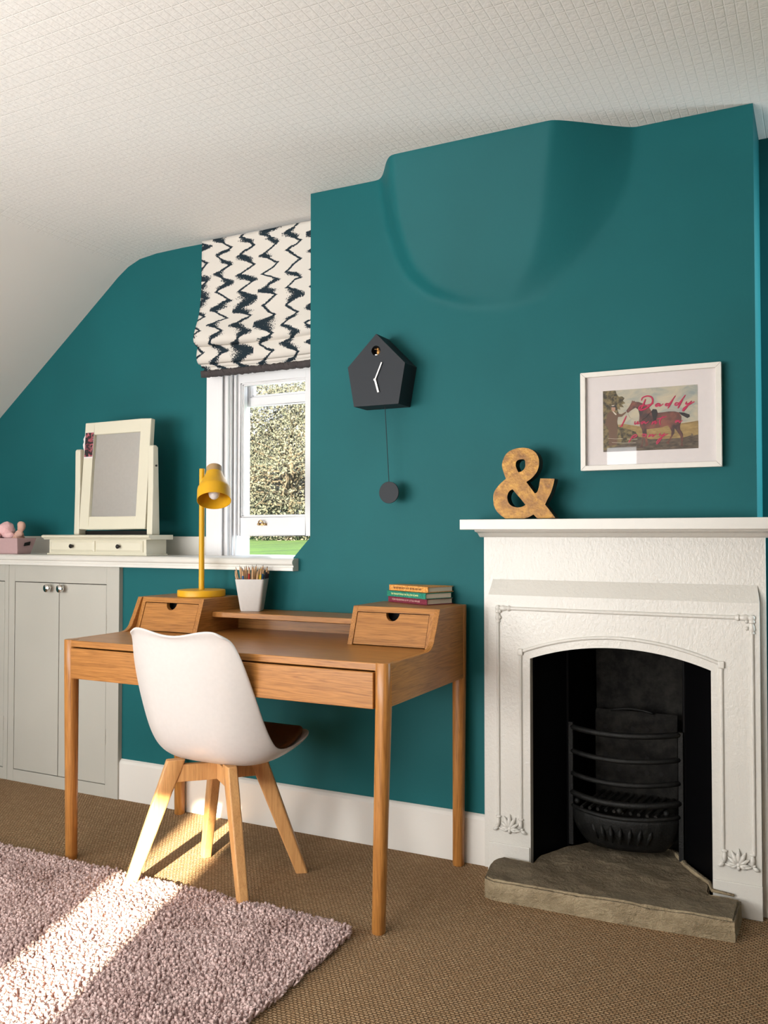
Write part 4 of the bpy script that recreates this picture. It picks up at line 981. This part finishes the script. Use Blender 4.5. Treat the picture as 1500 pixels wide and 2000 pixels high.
shape('painted_saddle', [(770, 430), (790, 395), (840, 398), (856, 440), (845, 490), (828, 560), (800, 565), (786, 500)], 'p_dark', 5)
shape('painted_figure', [(205, 435), (170, 475), (150, 560), (125, 625), (165, 640), (185, 690), (190, 900), (300, 880), (308, 700), (306, 560), (318, 507), (372, 503), (432, 448), (426, 434), (362, 470), (300, 455), (280, 440)], 'p_coat', 5)
shape('painted_face', [(228, 378), (282, 376), (278, 415), (262, 438), (240, 432), (226, 410)], 'p_skin', 6)
shape('painted_cravat', [(238, 430), (262, 438), (298, 470), (290, 486), (262, 462)], 'p_pale', 6)
shape('painted_hat', [(215, 372), (228, 366), (232, 345), (280, 345), (286, 360), (302, 366), (290, 380), (232, 376)], 'p_dark', 7)
shape('painted_hatband', [(232, 352), (268, 350), (268, 360), (230, 363)], 'p_pale', 8)
m = MB()
for x0_, x1_, y_ in ((175, 380, 795), (440, 580, 800), (230, 560, 850)): m.tube([art(x0_, y_, 8), art((x0_ + x1_) / 2, y_ + 6, 8), art(x1_, y_, 8)], .0006, 4)
for off in (0, 12): m.tube([art(450, 450 + off, 8), art(480, 510 + off, 8), art(540, 535 + off, 8), art(610, 520 + off, 8)], .00035, 4)
m.build('painted_rail', 'p_pale', pr_)
m = MB(); m.tube([art(640, 545, 9), art(700, 510, 9), art(750, 450, 9), art(775, 430, 9)], .0006, 4); m.build('painted_strap', 'p_dark', pr_)
strokes = {
 'word_daddy': [[(695, 262), (665, 335), (630, 400)], [(640, 285), (655, 245), (720, 222), (778, 240), (790, 300), (745, 355), (680, 398), (625, 410), (605, 382), (640, 350), (710, 345), (802, 320)],
   [(888, 328), (860, 320), (830, 342), (842, 358), (885, 330), (878, 352), (896, 350), (932, 322)], [(1012, 322), (972, 320), (962, 342), (1000, 335), (1092, 213)], [(1060, 262), (990, 385)], [(1140, 312), (1097, 310), (1088, 338), (1130, 325), (1222, 203)], [(1185, 262), (1120, 382)],
   [(1238, 290), (1225, 322), (1262, 318), (1300, 285)], [(1300, 280), (1230, 372), (1190, 416), (1200, 382), (1270, 330), (1338, 290)]],
 'word_i': [[(432, 490), (395, 570), (362, 630)], [(340, 640), (385, 622)]],
 'word_want': [[(552, 560), (545, 598), (572, 590), (590, 562), (588, 600), (625, 572)], [(680, 560), (642, 572), (642, 597), (682, 566), (690, 592), (735, 560)], [(792, 560), (775, 602), (802, 570), (828, 558), (820, 595), (855, 562)], [(925, 490), (880, 560), (895, 608)], [(850, 530), (975, 492)]],
 'word_a': [[(1140, 543), (1100, 547), (1090, 570), (1135, 548), (1140, 572), (1182, 540)]],
 'word_pony': [[(545, 742), (500, 790), (460, 850)], [(500, 772), (550, 742), (572, 760), (520, 788)], [(642, 745), (662, 733), (702, 740), (682, 762), (645, 757)], [(752, 730), (730, 772), (766, 744), (792, 740), (785, 767), (832, 730)], [(890, 715), (878, 745), (912, 745), (950, 715)], [(952, 712), (900, 790), (845, 862), (850, 820), (920, 760), (992, 725)]]}
for nm, sts in strokes.items():
    m = MB()
    for st in sts:
        P_ = [Vector(art(x, y, 12)) for x, y in st]; out = []
        for i in range(len(P_) - 1):
            p0, p1, p2, p3 = P_[max(i - 1, 0)], P_[i], P_[i + 1], P_[min(i + 2, len(P_) - 1)]
            for k in range(5):
                s_ = k / 5; out.append(.5 * ((2 * p1) + (p2 - p0) * s_ + (2 * p0 - 5 * p1 + 4 * p2 - p3) * s_ ** 2 + (3 * p1 - p0 - 3 * p2 + p3) * s_ ** 3))
        out.append(P_[-1]); big = nm == 'word_daddy' or len(st) > 99
        m.tube(out, [(.0024 if nm in ('word_daddy',) else .0019) * (.65 + .5 * math.sin(math.pi * i / (len(out) - 1))) for i in range(len(out))], 6)
    m.v = [(x, -.0180 + (y + .0180) * .25, z) for x, y, z in m.v]
    m.build(nm, 'p_pink', pr_)
MB().box(px0 + fw, px1 - fw, -.0222, -.0212, pz0 + fw, pz1 - fw).build('glass', 'glass', pf)

# ------------------------------------------------------------------ chair
CX, CY = -1.742, -.500
ch = thing('shell_chair', 'white moulded shell chair on splayed beech legs, tucked at the oak desk', 'chair', (CX, CY, 0))
prof = [  # local y, z, half width, forward wrap of the edge, rise of the edge
 (-.244, .812, .178, .020, .0), (-.233, .800, .188, .030, .0), (-.226, .777, .197, .040, .0), (-.216, .72, .212, .052, .0), (-.203, .66, .221, .062, .002), (-.190, .60, .227, .072, .006),
 (-.176, .54, .231, .082, .012), (-.158, .480, .234, .088, .024), (-.128, .428, .236, .080, .044), (-.085, .394, .236, .055, .058), (-.03, .379, .236, .025, .060),
 (.03, .377, .235, .006, .056), (.09, .382, .232, .0, .050), (.15, .396, .226, .0, .042), (.20, .414, .216, -.004, .031), (.235, .431, .198, -.010, .018), (.250, .440, .172, -.014, .008)]
nt_ = 24; v = []
for k, (y, z, hw, wy, rz) in enumerate(prof):
    for i in range(nt_ + 1):
        s_ = 2 * i / nt_ - 1; a = abs(s_); e = a ** 2.6
        x = hw * (s_ * (1.06 - .06 * a * a))
        zz = z + rz * a ** 4.2; yy = y + wy * e
        if k <= 1: zz += (-.012 + .020 * (1 - math.cos(min(1, a * 1.35) * math.pi)) / 2 - .020 * max(0, a - .82) / .18) * (1.0 if k == 0 else .4)
        v.append((CX + x, CY + yy, zz))
f = [(j * (nt_ + 1) + i, j * (nt_ + 1) + i + 1, (j + 1) * (nt_ + 1) + i + 1, (j + 1) * (nt_ + 1) + i) for j in range(len(prof) - 1) for i in range(nt_)]
m = MB(); m.add(v, f)
o = m.build('seat_shell', 'plastic', ch, smooth=True); sm_ = o.modifiers.new('th', 'SOLIDIFY'); sm_.thickness = .009; sm_.offset = 0; ss = o.modifiers.new('ss', 'SUBSURF'); ss.levels = 2; ss.render_levels = 2
bpy.context.view_layer.update()
# pad following the seat
v2 = []
rows2 = prof[9:16]
for y, z, hw, wy, rz in rows2:
    for i in range(17):
        s_ = 2 * i / 16 - 1; a = abs(s_); e = (a * .88) ** 2.6; v2.append((CX + hw * .88 * s_, CY + y + wy * e, z + rz * (a * .88) ** 4.2 + .016 + .010 * (1 - a ** 4)))
n = 17; m = MB(); f = [(j * n + i, j * n + i + 1, (j + 1) * n + i + 1, (j + 1) * n + i) for j in range(len(rows2) - 1) for i in range(16)]
m.add(v2, f); o = m.build('seat_pad', 'pad', ch, smooth=True); sm_ = o.modifiers.new('th', 'SOLIDIFY'); sm_.thickness = .018; sm_.offset = 0; ss = o.modifiers.new('ss', 'SUBSURF'); ss.levels = 1; ss.render_levels = 1
# legs
ft = {'fl': (-1.941, -.690), 'fr': (-1.539, -.652), 'bl': (-1.904, -.363), 'br': (-1.534, -.334)}
tp = {'fl': (-1.850, -.600), 'fr': (-1.640, -.578), 'bl': (-1.815, -.425), 'br': (-1.652, -.410)}
def chair_leg(k):
    a = Vector((*tp[k], .390)); b = Vector((*ft[k], .012 if k[0] == 'f' else .0)); ctr = Vector((CX, CY, 0)); m = MB()
    d_ = Vector((b.x - a.x, b.y - a.y, 0)).normalized(); s_ = Vector((-d_.y, d_.x, 0)); rings = []
    for q, wr, wt in ((0, .0290, .0160), (.10, .0285, .0165), (.26, .0262, .0168), (.6, .0235, .0165), (1.0, .0195, .0150)):
        c_ = a.lerp(b, q) - d_ * (wr - .0195); rings.append([c_ + d_ * wr * cx1 + s_ * wt * cy1 for cx1, cy1 in ((-1, -.8), (-.8, -1), (.8, -1), (1, -.8), (1, .8), (.8, 1), (-.8, 1), (-1, .8))])
    v = [p for r_ in rings for p in r_]; N = 8
    m.add(v, [(j * N + i, j * N + (i + 1) % N, (j + 1) * N + (i + 1) % N, (j + 1) * N + i) for j in range(4) for i in range(N)] + [tuple(range(N)), tuple(4 * N + i for i in range(N - 1, -1, -1))])
    return m.build('leg', 'beechZ', ch, smooth='auto', bevel=.002)
for k in ft: chair_leg(k)
def beam(p, q):
    p, q = Vector(p), Vector(q); d_ = (q - p).normalized(); s_ = Vector((-d_.y, d_.x, 0)) * .011; m = MB()
    v = [p - s_, p + s_, q + s_, q - s_]; lo = [x.copy() for x in v]
    vv = [(x.x, x.y, .374) for x in v] + [(x.x, x.y, .320) for x in lo]
    m.add(vv, [(0, 1, 2, 3), (7, 6, 5, 4), (0, 4, 5, 1), (1, 5, 6, 2), (2, 6, 7, 3), (3, 7, 4, 0)]); return m.build('cross_beam', 'beechZ', ch, bevel=.002)
for k in ft: beam((CX, CY, 0), (*(Vector(tp[k]) * .97 + Vector((CX, CY)) * .03), 0))

# ------------------------------------------------------------------ rug
rx0, rx1, ry0, ry1 = -3.35, -1.165, -2.3, -.635
rg = thing('shag_rug', 'mauve shaggy rug on the brown carpet, under the white chair', 'rug', ((rx0 + rx1) / 2, (ry0 + ry1) / 2, 0))
MB().box(rx0 + .01, rx1 - .01, ry0 + .01, ry1 - .01, .0005, .010).build('backing', 'pile', rg)
vx0_, vx1_, vy0_, vy1_ = -2.75, rx1, -1.75, ry1
step = .0080
gx = np.arange(vx0_, vx1_, step); gy = np.arange(vy0_, vy1_, step)
GX, GY = np.meshgrid(gx, gy); GX = GX.ravel() + np.random.uniform(-.005, .005, GX.size); GY = GY.ravel() + np.random.uniform(-.005, .005, GY.size)
_d = np.hypot(np.maximum(GX - (vx1_ - .05), 0), np.maximum(GY - (vy1_ - .05), 0)); _k = (_d < .052); GX, GY = GX[_k], GY[_k]
K = GX.size; NS, NR = 5, 5
lean = np.random.uniform(0, 2 * np.pi, K); la_ = np.random.uniform(.25, 1.0, K)
hgt = np.random.uniform(.016, .024, K)
clump = np.array([noise.noise(Vector((x * 9, y * 9, 0))) for x, y in zip(GX, GY)]); hgt *= (1 + .35 * clump); lean += clump * 2.0
edge = np.minimum.reduce([vx1_ - GX, vy1_ - GY]); 
outw = np.clip(1 - edge / .03, 0, 1)
ringT = np.linspace(0, 1, NR); rad = np.array([.0026, .0036, .0042, .0044, .0018])
verts = np.zeros((K, NR, NS, 3), dtype=np.float32)
for r_ in range(NR):
    tt = ringT[r_]; curl = np.sin(tt * 2.6) * hgt * .42 * la_
    cxp = GX + np.cos(lean) * curl + outw * (vx1_ - GX < vy1_ - GY) * .006 * tt; cyp = GY + np.sin(lean) * curl + outw * (vx1_ - GX >= vy1_ - GY) * .006 * tt
    cz_ = .004 + hgt * np.sin(tt * 1.75) * (1 - .25 * outw)
    for s_ in range(NS):
        th = 2 * np.pi * s_ / NS + lean
        verts[:, r_, s_, 0] = cxp + rad[r_] * np.cos(th); verts[:, r_, s_, 1] = cyp + rad[r_] * np.sin(th); verts[:, r_, s_, 2] = cz_ + rad[r_] * .6 * np.cos(th * 2 + tt)
quad = []
for r_ in range(NR - 1):
    for s_ in range(NS): quad.append((r_ * NS + s_, r_ * NS + (s_ + 1) % NS, (r_ + 1) * NS + (s_ + 1) % NS, (r_ + 1) * NS + s_))
quad = np.array(quad, dtype=np.int32); allq = (quad[None] + (np.arange(K) * NR * NS)[:, None, None]).reshape(-1, 4)
me = bpy.data.meshes.new('pile'); me.vertices.add(K * NR * NS); me.vertices.foreach_set('co', verts.ravel())
me.loops.add(allq.size); me.loops.foreach_set('vertex_index', allq.ravel()); me.polygons.add(len(allq)); me.polygons.foreach_set('loop_start', np.arange(0, allq.size, 4)); me.polygons.foreach_set('loop_total', np.full(len(allq), 4))
me.polygons.foreach_set('use_smooth', np.ones(len(allq), bool)); me.update(); me.validate(); me.materials.append(M['pile'])
o = bpy.data.objects.new('pile', me); C.objects.link(o); attach(o, rg); o['kind'] = 'stuff'

# ------------------------------------------------------------------ garden beyond the window
t = NT('lawn_grass'); v = t.co(); t.bump(t.noise(v, 6, 4), .6, .1)
M['grass'] = t.set(t.ramp(t.noise(t.co(scale=(1, .3, 1)), 1.6, 5, .7), [(0.35, (0.012, 0.055, 0.005, 1)), (0.65, (0.034, 0.098, 0.008, 1))]), .9)
t = NT('hedge_leaf'); v = t.co(); M['leaf'] = t.set(t.ramp(t.noise(v, 2.2, 4, .8), [(0.3, (0.034, 0.054, 0.046, 1)), (0.5, (0.062, 0.070, 0.052, 1)), (0.7, (0.100, 0.098, 0.078, 1))]), .8)
M['bark'] = plain('tree_bark', (0.07, 0.06, 0.04, 1), .9, scale=6)
m = MB(); xs_ = np.linspace(-60, 30, 46); ys_ = [1.2, 4, 8, 12, 14, 20, 26, 34, 60]; zs_ = [-2.6, -1.8, -.6, .35, .64, .78, .90, 1.0, 1.2]
v = [(x, y, z + .05 * noise.noise(Vector((x * .3, y * .3, 0)))) for y, z in zip(ys_, zs_) for x in xs_]; n = len(xs_)
m.add(v, [(j * n + i, j * n + i + 1, (j + 1) * n + i + 1, (j + 1) * n + i) for j in range(len(ys_) - 1) for i in range(n - 1)])
tag(m.build('lawn', 'grass', smooth=True), 'sunlit green lawn seen through the gap under the raised window sash', 'lawn')
def tree(x, y, r, h, nleaf, label, seed):
    rnd = random.Random(seed); z0 = .88
    t_ = thing('garden_tree', label, 'tree', (x, y, z0), group='trees beyond the lawn')
    m = MB(); m.tube([(x, y, z0 - .3), (x + .1, y, z0 + h * .3), (x, y, z0 + h * .6)], [.16, .12, .05], 8)
    for i in range(46):
        a = rnd.uniform(0, 6.28); zz = z0 + rnd.uniform(.2, .55) * h; L = r * rnd.uniform(.6, 1.0); up_ = rnd.uniform(.2, 1.0)
        p0 = Vector((x, y, zz)); pts = [p0]
        for k in range(1, 7):
            s_ = k / 6; pts.append(p0 + Vector((math.cos(a) * L * s_, math.sin(a) * L * s_, L * (up_ * s_ - .55 * s_ * s_))) + Vector((rnd.uniform(-.1, .1), rnd.uniform(-.1, .1), rnd.uniform(-.1, .1))))
        m.tube(pts, [.05 * (1 - .8 * k / 6) + .006 for k in range(7)], 5)
    m.build('branches', 'bark', t_)
    v = []; f = []
    for i in range(nleaf):
        u_ = rnd.uniform(0, 6.283); w_ = rnd.uniform(-1, 1); rr = r * rnd.uniform(.55, 1.0) ** .5
        px, py, pz = x + rr * math.cos(u_) * math.sqrt(1 - w_ * w_), y + rr * math.sin(u_) * math.sqrt(1 - w_ * w_) * .8, z0 + h * .46 + h * .5 * w_ * (rr / r)
        nz_ = noise.noise(Vector((px * .8, py * .8, pz * .8)));
        if nz_ < -.30: continue
        s_ = rnd.uniform(.035, .075); d1 = Vector((rnd.uniform(-1, 1), rnd.uniform(-1, 1), rnd.uniform(-1, 1))).normalized(); d2 = d1.cross(Vector((rnd.uniform(-1, 1), rnd.uniform(-1, 1), rnd.uniform(-1, 1)))).normalized()
        c_ = Vector((px, py, pz)); k = len(v); v += [c_ - d1 * s_, c_ + d2 * s_ * .5, c_ + d1 * s_, c_ - d2 * s_ * .5]; f.append((k, k + 1, k + 2, k + 3))
    me = bpy.data.meshes.new('foliage'); me.from_pydata([tuple(q) for q in v], [], f); me.materials.append(M['leaf']); o = bpy.data.objects.new('foliage', me); C.objects.link(o); attach(o, t_); o['kind'] = 'stuff'
    return t_
tree(-18.0, 25, 3.9, 6.6, 48000, 'pale green and straw leafy tree filling most of the window view', 3)
tree(-26.5, 36, 3.4, 5.2, 14000, 'lower pale leafy tree at the left of the window view, sky above it', 5)
tree(-9.8, 26, 3.4, 6.0, 7000, 'leafy tree hidden to the right of the window view', 8)

def hedge(x0, x1, y, z0, z1, nleaf, label):
    rnd = random.Random(11); t_ = thing('garden_hedge', label, 'hedge', ((x0 + x1) / 2, y, z0)); v = []; f = []
    m = MB()
    for i in range(60):
        xx = x0 + (x1 - x0) * i / 59; m.tube([(xx, y + .3, z0), (xx + rnd.uniform(-.4, .4), y + .2, (z0 + z1) / 2), (xx + rnd.uniform(-.8, .8), y, z1 * .95)], [.05, .035, .01], 5)
    m.build('stems', 'bark', t_)
    for i in range(nleaf):
        px = rnd.uniform(x0, x1); pz = z0 + (z1 - z0 - max(0, min(1.6, (-22.0 - px) * .8))) * rnd.random() ** .8 * (1 + .06 * math.sin(px * .9)); py = y + rnd.uniform(-.5, .5)
        s_ = rnd.uniform(.04, .08); d1 = Vector((rnd.uniform(-1, 1), rnd.uniform(-1, 1), rnd.uniform(-1, 1))).normalized(); d2 = d1.cross(Vector((rnd.uniform(-1, 1), rnd.uniform(-1, 1), rnd.uniform(-1, 1)))).normalized()
        c_ = Vector((px, py, pz)); k = len(v); v += [c_ - d1 * s_, c_ + d2 * s_ * .6, c_ + d1 * s_, c_ - d2 * s_ * .6]; f.append((k, k + 1, k + 2, k + 3))
    me = bpy.data.meshes.new('foliage'); me.from_pydata([tuple(q) for q in v], [], f); me.materials.append(M['leaf']); o = bpy.data.objects.new('foliage', me); C.objects.link(o); attach(o, t_); o['kind'] = 'stuff'
hedge(-30, -6, 30.5, .95, 7.0, 120000, 'long leafy hedge behind the garden trees beyond the window')
